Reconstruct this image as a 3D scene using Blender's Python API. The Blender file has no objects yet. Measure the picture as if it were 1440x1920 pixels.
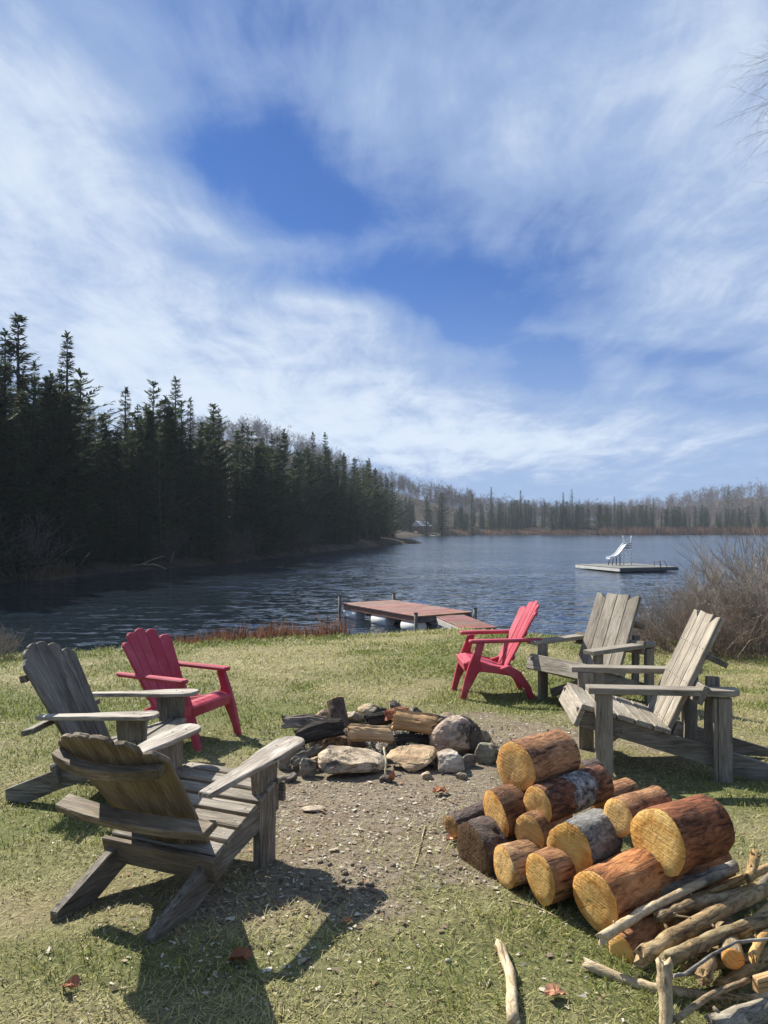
import bpy, bmesh, math, random
import numpy as np
from mathutils import Vector, Matrix, noise as mnoise

SC = bpy.context.scene
COL = SC.collection
R = math.radians
rng = np.random.default_rng(11)
random.seed(5)

# ------------------------------------------------------------------ camera, sky, sun, exposure
F_PX, EYE, PITCH = 1400.0, 1.6, math.atan(28 / 1400)
cam = bpy.data.cameras.new('camera')
cam.sensor_fit = 'VERTICAL'; cam.sensor_height = 24; cam.lens = 24 * F_PX / 1920
cam.clip_start = 0.05; cam.clip_end = 5000
camo = bpy.data.objects.new('camera', cam); COL.objects.link(camo)
camo.location = (0, 0, EYE); camo.rotation_euler = (R(90) + PITCH, 0, 0)
SC.camera = camo

SUN_DIR = Vector((-0.665, 0.747, 0)).normalized() * math.cos(R(41)) + Vector((0, 0, math.sin(R(41))))
SUN_ROT = math.atan2(SUN_DIR.x, SUN_DIR.y)
SC.view_settings.view_transform = 'Standard'
SC.view_settings.look = 'None'
SC.view_settings.exposure = 0.95
SC.view_settings.gamma = 1
SC.view_settings.use_curve_mapping = False
SC.render.engine = 'CYCLES'
SC.cycles.use_denoising = True
SC.cycles.max_bounces = 6
SC.cycles.diffuse_bounces = 3
SC.cycles.glossy_bounces = 3
SC.cycles.transmission_bounces = 3
SC.cycles.transparent_max_bounces = 6
SC.cycles.volume_bounces = 0
SC.cycles.caustics_reflective = False
SC.cycles.caustics_refractive = False


class G:
    """small shader-graph helper"""
    def __init__(s, nt):
        s.nt = nt

    def n(s, typ, ins=None, **at):
        nd = s.nt.nodes.new(typ)
        for k, v in at.items():
            setattr(nd, k, v)
        for k, v in (ins or {}).items():
            s.set(nd.inputs[k], v)
        return nd

    def set(s, sock, v):
        if isinstance(v, bpy.types.NodeSocket):
            s.nt.links.new(v, sock)
        else:
            sock.default_value = v

    def m(s, op, a, b=0.0, c=0.0, clamp=False):
        nd = s.n('ShaderNodeMath', operation=op, use_clamp=clamp)
        s.set(nd.inputs[0], a); s.set(nd.inputs[1], b); s.set(nd.inputs[2], c)
        return nd.outputs[0]

    def mix(s, f, a, b, blend='MIX'):
        nd = s.n('ShaderNodeMix', data_type='RGBA', blend_type=blend)
        s.set(nd.inputs[0], f)
        for i, v in ((6, a), (7, b)):
            s.set(nd.inputs[i], v if isinstance(v, bpy.types.NodeSocket) else (*v, 1)[:4])
        return nd.outputs[2]

    def ramp(s, f, stops, interp='LINEAR'):
        nd = s.n('ShaderNodeValToRGB'); cr = nd.color_ramp; cr.interpolation = interp
        while len(cr.elements) < len(stops):
            cr.elements.new(0.5)
        for e, (p, c) in zip(cr.elements, stops):
            e.position = p; e.color = (*c, 1) if len(c) == 3 else c
        s.set(nd.inputs[0], f)
        return nd.outputs[0]

    def step(s, v, a, b):
        nd = s.n('ShaderNodeMapRange', interpolation_type='SMOOTHSTEP')
        s.set(nd.inputs['Value'], v); nd.inputs['From Min'].default_value = a; nd.inputs['From Max'].default_value = b
        return nd.outputs[0]

    def noise(s, vec, scale=5, detail=3, rough=.5, dist=0, dim='3D'):
        nd = s.n('ShaderNodeTexNoise', noise_dimensions=dim)
        s.set(nd.inputs['Vector'], vec)
        for k, v in (('Scale', scale), ('Detail', detail), ('Roughness', rough), ('Distortion', dist)):
            s.set(nd.inputs[k], v)
        return nd.outputs['Fac']

    def mapping(s, vec, scale=(1, 1, 1), rot=(0, 0, 0), loc=(0, 0, 0)):
        return s.n('ShaderNodeMapping', {'Vector': vec, 'Scale': scale, 'Rotation': rot, 'Location': loc}).outputs[0]


world = bpy.data.worlds.new('World'); SC.world = world; world.use_nodes = True
world.node_tree.nodes.clear()
def build_world():
    g = G(world.node_tree)
    sky = g.n('ShaderNodeTexSky', sky_type='NISHITA', sun_disc=False, sun_elevation=R(41), sun_rotation=SUN_ROT,
              altitude=300, air_density=1.0, dust_density=0.4, ozone_density=3.0)
    d = g.n('ShaderNodeTexCoord').outputs['Generated']
    sep = g.n('ShaderNodeSeparateXYZ', {0: d})
    x, y, z = sep.outputs
    zc = g.m('ADD', g.m('MAXIMUM', z, 0.0), 0.12)
    p0x, p0y = g.m('DIVIDE', x, zc), g.m('DIVIDE', y, zc)
    p0 = g.n('ShaderNodeCombineXYZ', {0: p0x, 1: p0y, 2: 0.0}).outputs[0]
    # wind-warped cloud plane
    w1 = g.n('ShaderNodeTexNoise', {'Vector': p0, 'Scale': 1.1, 'Detail': 2.0, 'Roughness': .5})
    wv = g.n('ShaderNodeVectorMath', {0: w1.outputs['Color'], 1: (.5, .5, .5)}, operation='SUBTRACT').outputs[0]
    p = g.n('ShaderNodeVectorMath', {0: p0, 1: g.n('ShaderNodeVectorMath', {0: wv, 'Scale': .6}, operation='SCALE').outputs[0]}, operation='ADD').outputs[0]
    sp = g.n('ShaderNodeSeparateXYZ', {0: p}); px, py = sp.outputs[0], sp.outputs[1]
    broad = g.noise(g.mapping(p, (1.0, 0.8, 1), loc=(3.1, 1.7, 0)), 1.1, 5, .55)
    strand = g.noise(g.mapping(p, (3.2, 0.55, 1), rot=(0, 0, R(17)), loc=(1.3, 5.2, 0)), 1.5, 7, .62)
    billow = g.noise(g.mapping(p0, (1, .75, 1), rot=(0, 0, R(20)), loc=(7.7, 2.2, 0)), 3.4, 8, .64, .35)
    fibre = g.noise(g.mapping(p, (7.5, .8, 1), rot=(0, 0, R(20)), loc=(4.4, 1.1, 0)), 2.2, 6, .66, .2)
    def spot(cx, cy, rx, ry, ang, amp):
        ca, sa = math.cos(ang), math.sin(ang)
        dx, dy = g.m('SUBTRACT', px, cx), g.m('SUBTRACT', py, cy)
        u = g.m('DIVIDE', g.m('ADD', g.m('MULTIPLY', dx, ca), g.m('MULTIPLY', dy, sa)), rx)
        v = g.m('DIVIDE', g.m('SUBTRACT', g.m('MULTIPLY', dy, ca), g.m('MULTIPLY', dx, sa)), ry)
        return g.m('MULTIPLY', g.m('EXPONENT', g.m('MULTIPLY', g.m('ADD', g.m('MULTIPLY', u, u), g.m('MULTIPLY', v, v)), -1.0)), amp)
    cov = g.m('ADD', g.m('MULTIPLY', broad, .55), g.m('ADD', g.m('MULTIPLY', strand, .60), g.m('ADD', g.m('MULTIPLY', billow, .72), g.m('MULTIPLY', g.m('SUBTRACT', fibre, .5), .15))))
    for a in SPOTS:
        cov = g.m('ADD', cov, spot(*a))
    cloud = g.step(cov, CLO, CHI)
    thick = g.step(cov, CHI - .12, CHI + .35)
    hz_ = g.step(z, .34, .02)
    cloud = g.m('MAXIMUM', cloud, g.m("MULTIPLY", hz_, .86))
    cloud = g.m('MULTIPLY', cloud, .95)
    blue = g.mix(1.0, sky.outputs[0], SKY_TINT, 'MULTIPLY')
    ccol = g.mix(thick, CLOUD_THIN, CLOUD_COL)
    col = g.mix(cloud, blue, ccol)
    bg = g.n('ShaderNodeBackground', {'Color': col, 'Strength': SKY_STRENGTH})
    out = g.n('ShaderNodeOutputWorld', {'Surface': bg.outputs[0]})
SKY_STRENGTH = 0.1
SKY_TINT = (0.115, 0.255, 0.475)
CLOUD_THIN = (1.72, 2.4, 3.8)
CLOUD_COL = (3.8, 4.3, 4.95)
CLO, CHI = .50, 1.10
SPOTS = [  # rifts (negative) and banks (positive) of the cloud sheet: centre, radii, angle, amount
    (-.33, 1.60, .28, .17, .3, -.38), (-.14, 1.72, .25, .15, .5, -.36), (-.23, 2.06, .20, .10, .6, -.26), (.0, 2.06, .20, .13, .5, -.24),
    (.21, 2.25, .30, .19, .7, -.50), (.36, 2.58, .28, .18, .8, -.46), (.66, 3.02, .34, .20, .8, -.36), (-.55, 1.97, .16, .10, .6, -.22),
    (1.15, 2.85, .34, .10, .2, -.26), (.22, 1.82, .16, .22, -.2, -.14), (1.7, 3.3, .45, .16, -.3, -.26), (-.1, 1.15, .45, .2, .1, -.22), (.5, 2.15, .14, .3, -.1, -.16),
    (-.43, 1.84, .16, .09, .7, .20), (-.12, 2.33, .22, .10, .6, .20), (.10, 2.02, .06, .16, -.3, .10),
    (-.85, 2.5, .5, .9, .3, .34), (-.9, 1.8, .3, .5, .0, .28), (-.45, 3.7, 1.2, .8, .0, .38), (.5, 4.6, 1.2, .9, .0, .30),
    (.75, 1.6, .3, .9, -.15, .20), (1.25, 2.1, .35, .7, -.1, .18), (-.80, 1.35, .28, .35, 0, .30), (-.2, .95, .7, .25, .0, .10), (.55, 1.05, .5, .4, .0, .16),
]
build_world()

sun = bpy.data.lights.new('sun', 'SUN'); sun.energy = 5.0; sun.angle = R(0.5); sun.color = (1, .95, .86)
suno = bpy.data.objects.new('sun', sun); COL.objects.link(suno)
suno.rotation_euler = (-SUN_DIR).to_track_quat('-Z', 'Y').to_euler(); suno.location = SUN_DIR * 300

# ------------------------------------------------------------------ object helpers
def tag(o, label=None, cat=None, group=None, kind=None):
    if label: o['label'] = label
    if cat: o['category'] = cat
    if group: o['group'] = group
    if kind: o['kind'] = kind
    return o

def empty(name, loc=(0, 0, 0), rz=0, label=None, cat=None, group=None):
    o = bpy.data.objects.new(name, None); COL.objects.link(o)
    o.empty_display_size = .1
    o.location = loc; o.rotation_euler = (0, 0, rz)
    return tag(o, label, cat, group)

def link(name, me, mats, parent=None, mat4=None, color=None):
    o = bpy.data.objects.new(name, me); COL.objects.link(o)
    if not me.materials:
        for m_ in (mats if isinstance(mats, (list, tuple)) else [mats]):
            me.materials.append(m_)
    if parent: o.parent = parent
    if mat4 is not None: o.matrix_local = mat4
    if color: o.color = (*color, 1)
    return o

def frame(o, x, y):
    x = Vector(x).normalized(); y = Vector(y); y = (y - x * x.dot(y)).normalized(); z = x.cross(y)
    m = Matrix.Identity(4)
    for i, v in enumerate((x, y, z)):
        for j in range(3): m[j][i] = v[j]
    for j in range(3): m[j][3] = o[j]
    return m

def np_mesh(name, V, F, smooth=False, colors=None, fcol=None):
    """V (n,3); F (m,k) all faces with k corners"""
    V = np.asarray(V, np.float32); F = np.asarray(F, np.int32)
    me = bpy.data.meshes.new(name)
    k = F.shape[1]; m = len(F)
    me.vertices.add(len(V)); me.vertices.foreach_set('co', V.ravel())
    me.loops.add(m * k); me.loops.foreach_set('vertex_index', F.ravel())
    me.polygons.add(m)
    me.polygons.foreach_set('loop_start', np.arange(0, m * k, k, dtype=np.int32))
    me.polygons.foreach_set('loop_total', np.full(m, k, np.int32))
    if smooth: me.polygons.foreach_set('use_smooth', np.ones(m, bool))
    me.update(calc_edges=True); me.validate()
    if colors is not None:
        a = me.color_attributes.new('col', 'FLOAT_COLOR', 'POINT')
        c = np.ones((len(V), 4), np.float32); c[:, :3] = colors
        a.data.foreach_set('color', c.ravel())
    return me

def finish(bm, name, smooth=False):
    bmesh.ops.recalc_face_normals(bm, faces=bm.faces)
    me = bpy.data.meshes.new(name); bm.to_mesh(me); bm.free()
    if smooth:
        for p in me.polygons: p.use_smooth = True
    return me

def prism_mesh(name, outline, T, bevel=.004, jit=.0012, seg=1):
    """a board: 2-D outline (length along x, width along y) with thickness T along z"""
    bm = bmesh.new()
    vs = [bm.verts.new((a, b, 0)) for a, b in outline]
    f = bm.faces.new(vs)
    r = bmesh.ops.extrude_face_region(bm, geom=[f])
    bmesh.ops.translate(bm, vec=(0, 0, T), verts=[v for v in r['geom'] if isinstance(v, bmesh.types.BMVert)])
    bmesh.ops.recalc_face_normals(bm, faces=bm.faces)
    if bevel:
        bmesh.ops.bevel(bm, geom=bm.edges[:], offset=bevel, segments=seg, affect='EDGES', profile=.6, clamp_overlap=True)
    if jit:
        for v in bm.verts:
            v.co += Vector([random.uniform(-jit, jit) for _ in range(3)])
    return finish(bm, name)

def rect(L, W, y0=None):
    y0 = -W / 2 if y0 is None else y0
    return [(0, y0), (L, y0), (L, y0 + W), (0, y0 + W)]

def board(parent, name, outline, T, o, x, y, mat, color=None, bevel=.004, jit=.0012):
    if color is None:
        k = random.uniform(.82, 1.12); color = (k, k * random.uniform(.97, 1.0), k * random.uniform(.93, 1.0))
    return link(name, prism_mesh(name, outline, T, bevel, jit), mat, parent, frame(o, x, y), color)

def tube_mesh(name, pts, rads, n=8, cap=True, jit=0.0, smooth=True, rough_end=0.0):
    """tapered tube along a polyline, with uneven ends on request"""
    pts = [Vector(p) for p in pts]
    V, F = [], []
    ref = Vector((0, 0, 1))
    for i, p in enumerate(pts):
        t = (pts[min(i + 1, len(pts) - 1)] - pts[max(i - 1, 0)]).normalized()
        if abs(t.dot(ref)) > .95: rf = Vector((1, 0, 0))
        else: rf = ref
        a = t.cross(rf).normalized(); b = a.cross(t)
        for k in range(n):
            th = 2 * math.pi * k / n
            r_ = rads[i] * (1 + random.uniform(-jit, jit))
            e = Vector((0, 0, 0))
            if rough_end and i in (0, len(pts) - 1):
                e = t * random.uniform(-rough_end, rough_end)
            V.append(p + a * math.cos(th) * r_ + b * math.sin(th) * r_ + e)
    for i in range(len(pts) - 1):
        for k in range(n):
            F.append((i * n + k, i * n + (k + 1) % n, (i + 1) * n + (k + 1) % n, (i + 1) * n + k))
    bm = bmesh.new(); bv = [bm.verts.new(v) for v in V]
    for f in F: bm.faces.new([bv[i] for i in f]).smooth = smooth
    if cap:
        for base in (0, (len(pts) - 1) * n):
            c = bm.verts.new(sum((V[base + k] for k in range(n)), Vector()) / n)
            for k in range(n): bm.faces.new((bv[base + k], bv[base + (k + 1) % n], c))
    bmesh.ops.recalc_face_normals(bm, faces=bm.faces)
    me = bpy.data.meshes.new(name); bm.to_mesh(me); bm.free()
    return me

# ------------------------------------------------------------------ materials
def material(name):
    m = bpy.data.materials.new(name); m.use_nodes = True
    nt = m.node_tree; nt.nodes.clear(); g = G(nt)
    out = g.n('ShaderNodeOutputMaterial')
    b = g.n('ShaderNodeBsdfPrincipled')
    nt.links.new(b.outputs[0], out.inputs[0])
    b.inputs['Roughness'].default_value = .8
    b.inputs['Specular IOR Level'].default_value = .3
    return m, g, b

def bump(g, b, h, dist=.01, strength=1.0):
    g.set(b.inputs['Normal'], g.n('ShaderNodeBump', {'Height': h, 'Distance': dist, 'Strength': strength}).outputs[0])

def local(g):
    """object coordinates shifted per object so that alike pieces differ"""
    oi = g.n('ShaderNodeObjectInfo')
    co = g.n('ShaderNodeTexCoord').outputs['Object']
    sh = g.n('ShaderNodeVectorMath', {0: co, 1: g.n('ShaderNodeCombineXYZ', {0: g.m('MULTIPLY', oi.outputs['Random'], 37.0), 1: g.m('MULTIPLY', oi.outputs['Random'], 91.0), 2: 0.0}).outputs[0]}, operation='ADD').outputs[0]
    return sh, oi.outputs['Color'], oi.outputs['Random'], co

def wood_mat(name, dark, mid, light, rough=.75, grain=26, bumpd=.003, stain=(.05, .055, .035), stain_amt=.35):
    m, g, b = material(name)
    v, oc, rnd, co = local(g)
    gr = g.noise(g.mapping(v, (4.5, grain * 1.7, grain * 1.7)), 1.7, 9, .68, .5)
    big = g.noise(g.mapping(v, (1.4, 7, 7)), 1.2, 4, .6)
    f = g.m('ADD', g.m('MULTIPLY', gr, .7), g.m('MULTIPLY', big, .42))
    c = g.ramp(f, [(.40, dark), (.56, mid), (.72, light)])
    st = g.step(g.noise(v, 5.5, 5, .65), .55, .75)
    vor = g.n('ShaderNodeTexVoronoi', {'Vector': g.mapping(v, (2.6, 6.5, 6.5)), 'Scale': 1.0, 'Randomness': 1.0})
    knot = g.step(vor.outputs['Distance'], .14, .06)
    c = g.mix(g.m('MULTIPLY', knot, .65), c, [q * .7 for q in dark])
    patchy = g.noise(v, 2.2, 3, .5)
    c = g.mix(g.m('MULTIPLY', g.step(patchy, .42, .62), .3), c, light)
    c = g.mix(g.m('MULTIPLY', st, stain_amt), c, stain)
    crack = g.step(g.noise(g.mapping(v, (.9, grain * 2.6, grain * 2.6)), 1.3, 3, .5), .36, .30)
    c = g.mix(g.m('MULTIPLY', crack, .75), c, [k * .35 for k in dark])
    c = g.mix(1.0, c, oc, 'MULTIPLY')
    g.set(b.inputs['Base Color'], c)
    b.inputs['Roughness'].default_value = rough
    bump(g, b, g.m('SUBTRACT', gr, g.m('MULTIPLY', crack, .6)), bumpd)
    return m

MAT = {}
MAT['old_wood'] = wood_mat('old_wood', (.07, .057, .042), (.175, .15, .115), (.38, .35, .30), bumpd=.004)
MAT['lumber'] = wood_mat('lumber', (.10, .082, .06), (.235, .205, .16), (.41, .37, .31), grain=24, stain=(.10, .10, .07), stain_amt=.3)
MAT['deck'] = wood_mat('deck', (.15, .07, .05), (.27, .135, .10), (.38, .22, .17), rough=.6, grain=16, stain=(.2, .14, .11))
MAT['grey_post'] = wood_mat('grey_post', (.05, .045, .04), (.12, .11, .095), (.22, .2, .18))
MAT['split'] = wood_mat('split_wood', (.25, .165, .095), (.43, .31, .19), (.58, .46, .31), stain=(.2, .1, .05), stain_amt=.3)
MAT['char'] = wood_mat('charred_wood', (.010, .008, .006), (.032, .026, .021), (.10, .085, .07), rough=.95, bumpd=.012, stain=(.01, .01, .01))

def simple(name, col, rough=.5, spec=.4, var=.12, scale=8, bumpd=0):
    m, g, b = material(name)
    v, oc, rnd, co = local(g)
    nz = g.noise(v, scale, 5, .6)
    c = g.mix(nz, [k * (1 - var * 2) for k in col], [min(1, k * (1 + var * 2)) for k in col])
    g.set(b.inputs['Base Color'], g.mix(1.0, c, oc, 'MULTIPLY'))
    b.inputs['Roughness'].default_value = rough; b.inputs['Specular IOR Level'].default_value = spec
    if bumpd: bump(g, b, nz, bumpd)
    return m
def plastic_mat():
    m, g, b = material('red_plastic')
    v, oc, rnd, co = local(g)
    fade = g.noise(v, 3.2, 5, .6); sc_ = g.noise(g.mapping(v, (1, 6, 3)), 14, 6, .72)
    c = g.mix(g.step(fade, .38, .66), (.36, .03, .056), (.46, .075, .105))
    c = g.mix(g.m('MULTIPLY', g.step(sc_, .58, .72), .35), c, (.52, .2, .2))
    c = g.mix(g.m('MULTIPLY', g.step(g.noise(v, 7, 5, .7), .57, .7), .28), c, (.14, .05, .05))
    g.set(b.inputs['Base Color'], c)
    g.set(b.inputs['Roughness'], g.m('ADD', .38, g.m('MULTIPLY', sc_, .3)))
    return m
MAT['red'] = plastic_mat()
MAT['white_plastic'] = simple('white_plastic', (.72, .71, .66), .45, .4, .08, 4)
MAT['white_metal'] = simple('white_paint', (.74, .76, .77), .35, .5, .04)
MAT['dark_metal'] = simple('dark_metal', (.05, .055, .06), .45, .5)
MAT['raft_deck'] = simple('raft_deck', (.20, .20, .18), .8, .3, .2, 3)
MAT['raft_side'] = simple('raft_side', (.6, .6, .57), .7, .3, .2, 3)
MAT['twig'] = simple('twig', (.25, .215, .17), .85, .2, .3, 3)
MAT['twig_red'] = simple('twig_red', (.215, .155, .12), .85, .2, .3, 3)
MAT['twig_pale'] = simple('twig_pale', (.36, .31, .26), .85, .2, .3, 3)
MAT['trunk'] = simple('tree_trunk', (.07, .058, .048), .9, .2, .4, 6)
MAT['hillwood'] = simple('hill_twigs', (.18, .15, .14), .9, .1, .2, .05)
MAT['dry_leaf'] = simple('dry_leaf', (.33, .16, .085), .8, .2, .3, 20)
MAT['cabin_wall'] = simple('cabin_wall', (.22, .13, .08), .8)
MAT['cabin_roof'] = simple('cabin_roof', (.62, .63, .64), .5)
MAT['glass'] = simple('cabin_glass', (.03, .04, .05), .1, .6, 0)

def stone_mat():
    m, g, b = material('stone')
    v, oc, rnd, co = local(g)
    a = g.noise(v, 6, 8, .68, .4); s = g.noise(v, 38, 4, .7)
    lay = g.noise(g.mapping(v, (2, 3, 16), (.4, .3, 0)), 1.6, 5, .6, .8)
    f = g.m('ADD', g.m('MULTIPLY', a, .55), g.m('ADD', g.m('MULTIPLY', lay, .35), g.m('MULTIPLY', s, .2)))
    c = g.ramp(f, [(.40, (.11, .095, .08)), (.5, (.36, .305, .24)), (.58, (.55, .475, .37)), (.68, (.72, .67, .59))])
    c = g.mix(1.0, c, oc, 'MULTIPLY')
    iron = g.step(g.noise(v, 4.2, 4, .6), .53, .66)
    c = g.mix(g.m('MULTIPLY', iron, .5), c, (.27, .15, .075))
    soot = g.step(g.noise(v, 4.1, 6, .68), .53, .62)
    c = g.mix(g.m('MULTIPLY', soot, .85), c, (.025, .023, .022))
    wv = g.n('ShaderNodeVectorMath', {0: v, 1: g.n('ShaderNodeVectorMath', {0: g.n('ShaderNodeTexNoise', {'Vector': v, 'Scale': 5.0, 'Detail': 4.0}).outputs['Color'], 'Scale': .22}, operation='SCALE').outputs[0]}, operation='ADD').outputs[0]
    ve = g.n('ShaderNodeTexVoronoi', {'Vector': wv, 'Scale': 5.5}, feature='DISTANCE_TO_EDGE')
    crk = g.step(ve.outputs['Distance'], .022, .006)
    crk = g.m('MULTIPLY', crk, g.step(g.noise(v, 6.5, 2, .5), .5, .6))
    c = g.mix(g.m('MULTIPLY', crk, .6), c, (.04, .034, .028))
    g.set(b.inputs['Base Color'], c)
    a = g.m('SUBTRACT', g.m('ADD', a, g.m('MULTIPLY', lay, .5)), g.m('MULTIPLY', crk, .25))
    bump(g, b, g.m('ADD', a, g.m('MULTIPLY', s, .25)), .03)
    return m
MAT['stone'] = stone_mat()

def pebble_mat():
    m, g, b = material('pebble')
    rpi = g.n('ShaderNodeNewGeometry').outputs['Random Per Island']
    c = g.ramp(rpi, [(0, (.18, .165, .145)), (.3, (.28, .25, .21)), (.6, (.4, .37, .33)), (.85, (.3, .22, .16)), (1, (.5, .48, .45))])
    g.set(b.inputs['Base Color'], c)
    return m
MAT['pebble'] = pebble_mat()

def attr_mat(name, rough=.75, trans=.0):
    m, g, b = material(name)
    at = g.n('ShaderNodeAttribute', attribute_name='col')
    g.set(b.inputs['Base Color'], at.outputs['Color'])
    b.inputs['Roughness'].default_value = rough
    b.inputs['Specular IOR Level'].default_value = .25
    if trans:
        tr = g.n('ShaderNodeBsdfTranslucent', {'Color': at.outputs['Color']})
        mx = g.n('ShaderNodeMixShader', {0: trans, 1: b.outputs[0], 2: tr.outputs[0]})
        out = [n for n in m.node_tree.nodes if n.type == 'OUTPUT_MATERIAL'][0]
        m.node_tree.links.new(mx.outputs[0], out.inputs[0])
    return m
MAT['blade'] = attr_mat('grass_blade', .6, .35)
MAT['litter'] = attr_mat('litter', .85, .1)

def needle_mat(name, c1, c2):
    m, g, b = material(name)
    rpi = g.n('ShaderNodeNewGeometry').outputs['Random Per Island']
    oi = g.n('ShaderNodeObjectInfo')
    c = g.mix(rpi, c1, c2)
    c = g.mix(1.0, c, oi.outputs['Color'], 'MULTIPLY')
    g.set(b.inputs['Base Color'], c)
    b.inputs['Roughness'].default_value = .7; b.inputs['Specular IOR Level'].default_value = .15
    tr = g.n('ShaderNodeBsdfTranslucent', {'Color': c})
    mx = g.n('ShaderNodeMixShader', {0: .35, 1: b.outputs[0], 2: tr.outputs[0]})
    out = [n for n in m.node_tree.nodes if n.type == 'OUTPUT_MATERIAL'][0]
    m.node_tree.links.new(mx.outputs[0], out.inputs[0])
    return m
MAT['needle'] = needle_mat('conifer_needles', (.026, .045, .020), (.065, .10, .038))
MAT['reed'] = needle_mat('dry_brush', (.20, .10, .05), (.36, .20, .11))

def bark_mat(name, c1, c2, c3, bd=.012, sc=1.0, flake=None):
    m, g, b = material(name)
    v, oc, rnd, co = local(g)
    w = g.noise(g.mapping(v, (3.2, 9, 9)), 2.6 * sc, 9, .72, 1.2)
    big = g.noise(v, 5, 4, .6)
    c = g.ramp(g.m('ADD', g.m('MULTIPLY', w, .65), g.m('MULTIPLY', big, .4)), [(.41, c1), (.52, c2), (.63, c3)])
    if flake:
        fl = g.noise(g.mapping(v, (1.6, 4, 4)), 3.4, 6, .7, .6)
        c = g.mix(g.m('MULTIPLY', g.step(fl, .60, .66), .7), c, flake)
        ck = g.noise(g.mapping(v, (1.3, 14, 14)), 3.0, 5, .6, .5)
        c = g.mix(g.m('MULTIPLY', g.step(ck, .40, .33), .8), c, [q * .4 for q in c1])
        w = g.m('ADD', w, g.m('ADD', g.m('MULTIPLY', g.step(fl, .58, .66), -.35), g.m('MULTIPLY', g.step(ck, .33, .42), .35)))
    g.set(b.inputs['Base Color'], g.mix(1.0, c, oc, 'MULTIPLY'))
    b.inputs['Roughness'].default_value = .8
    bump(g, b, g.m('ADD', w, g.m('MULTIPLY', big, .5)), bd)
    return m
MAT['bark_red'] = bark_mat('peeled_bark', (.075, .036, .018), (.32, .148, .062), (.54, .30, .145), .018, 1.3, (.56, .36, .2))
def lichen_log_mat():
    m, g, b = material('lichen_patch_bark')
    v, oc, rnd, co = local(g)
    w = g.noise(g.mapping(v, (3.2, 9, 9)), 2.6, 9, .72, 1.2); fl = g.noise(v, 34, 6, .7)
    red = g.ramp(w, [(.42, (.05, .02, .011)), (.52, (.18, .07, .033)), (.64, (.36, .18, .085))])
    lich = g.ramp(fl, [(.38, (.05, .05, .045)), (.5, (.28, .28, .25)), (.64, (.62, .62, .58))])
    x = g.n('ShaderNodeSeparateXYZ', {0: co}).outputs[0]
    e = g.m('ADD', x, g.m('MULTIPLY', g.m('SUBTRACT', g.noise(v, 16, 4, .6), .5), .16))
    f = g.m('MULTIPLY', g.step(e, .17, .19), g.step(e, .34, .31))
    g.set(b.inputs['Base Color'], g.mix(f, red, lich))
    bump(g, b, g.m('ADD', w, g.m('MULTIPLY', g.m('MULTIPLY', f, fl), 1.6)), .02)
    return m
MAT['bark_patch'] = lichen_log_mat()
MAT['bark_rough'] = bark_mat('rough_bark', (.035, .025, .021), (.12, .085, .068), (.24, .18, .145), .04, 1.8)
MAT['bark_grey'] = bark_mat('lichen_bark', (.06, .058, .05), (.24, .23, .2), (.48, .46, .42), .03, 2.6)
MAT['stick'] = bark_mat('stick_bark', (.10, .065, .035), (.29, .21, .115), (.52, .42, .26), .009, 1.6, (.62, .42, .2))
MAT['stick_pale'] = bark_mat('bare_stick', (.24, .165, .085), (.47, .36, .21), (.64, .53, .35), .007, 1.6, (.3, .2, .11))
MAT['stick_grey'] = bark_mat('grey_stick', (.09, .08, .065), (.24, .215, .18), (.42, .39, .34), .008, 1.6, (.12, .1, .08))

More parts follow.
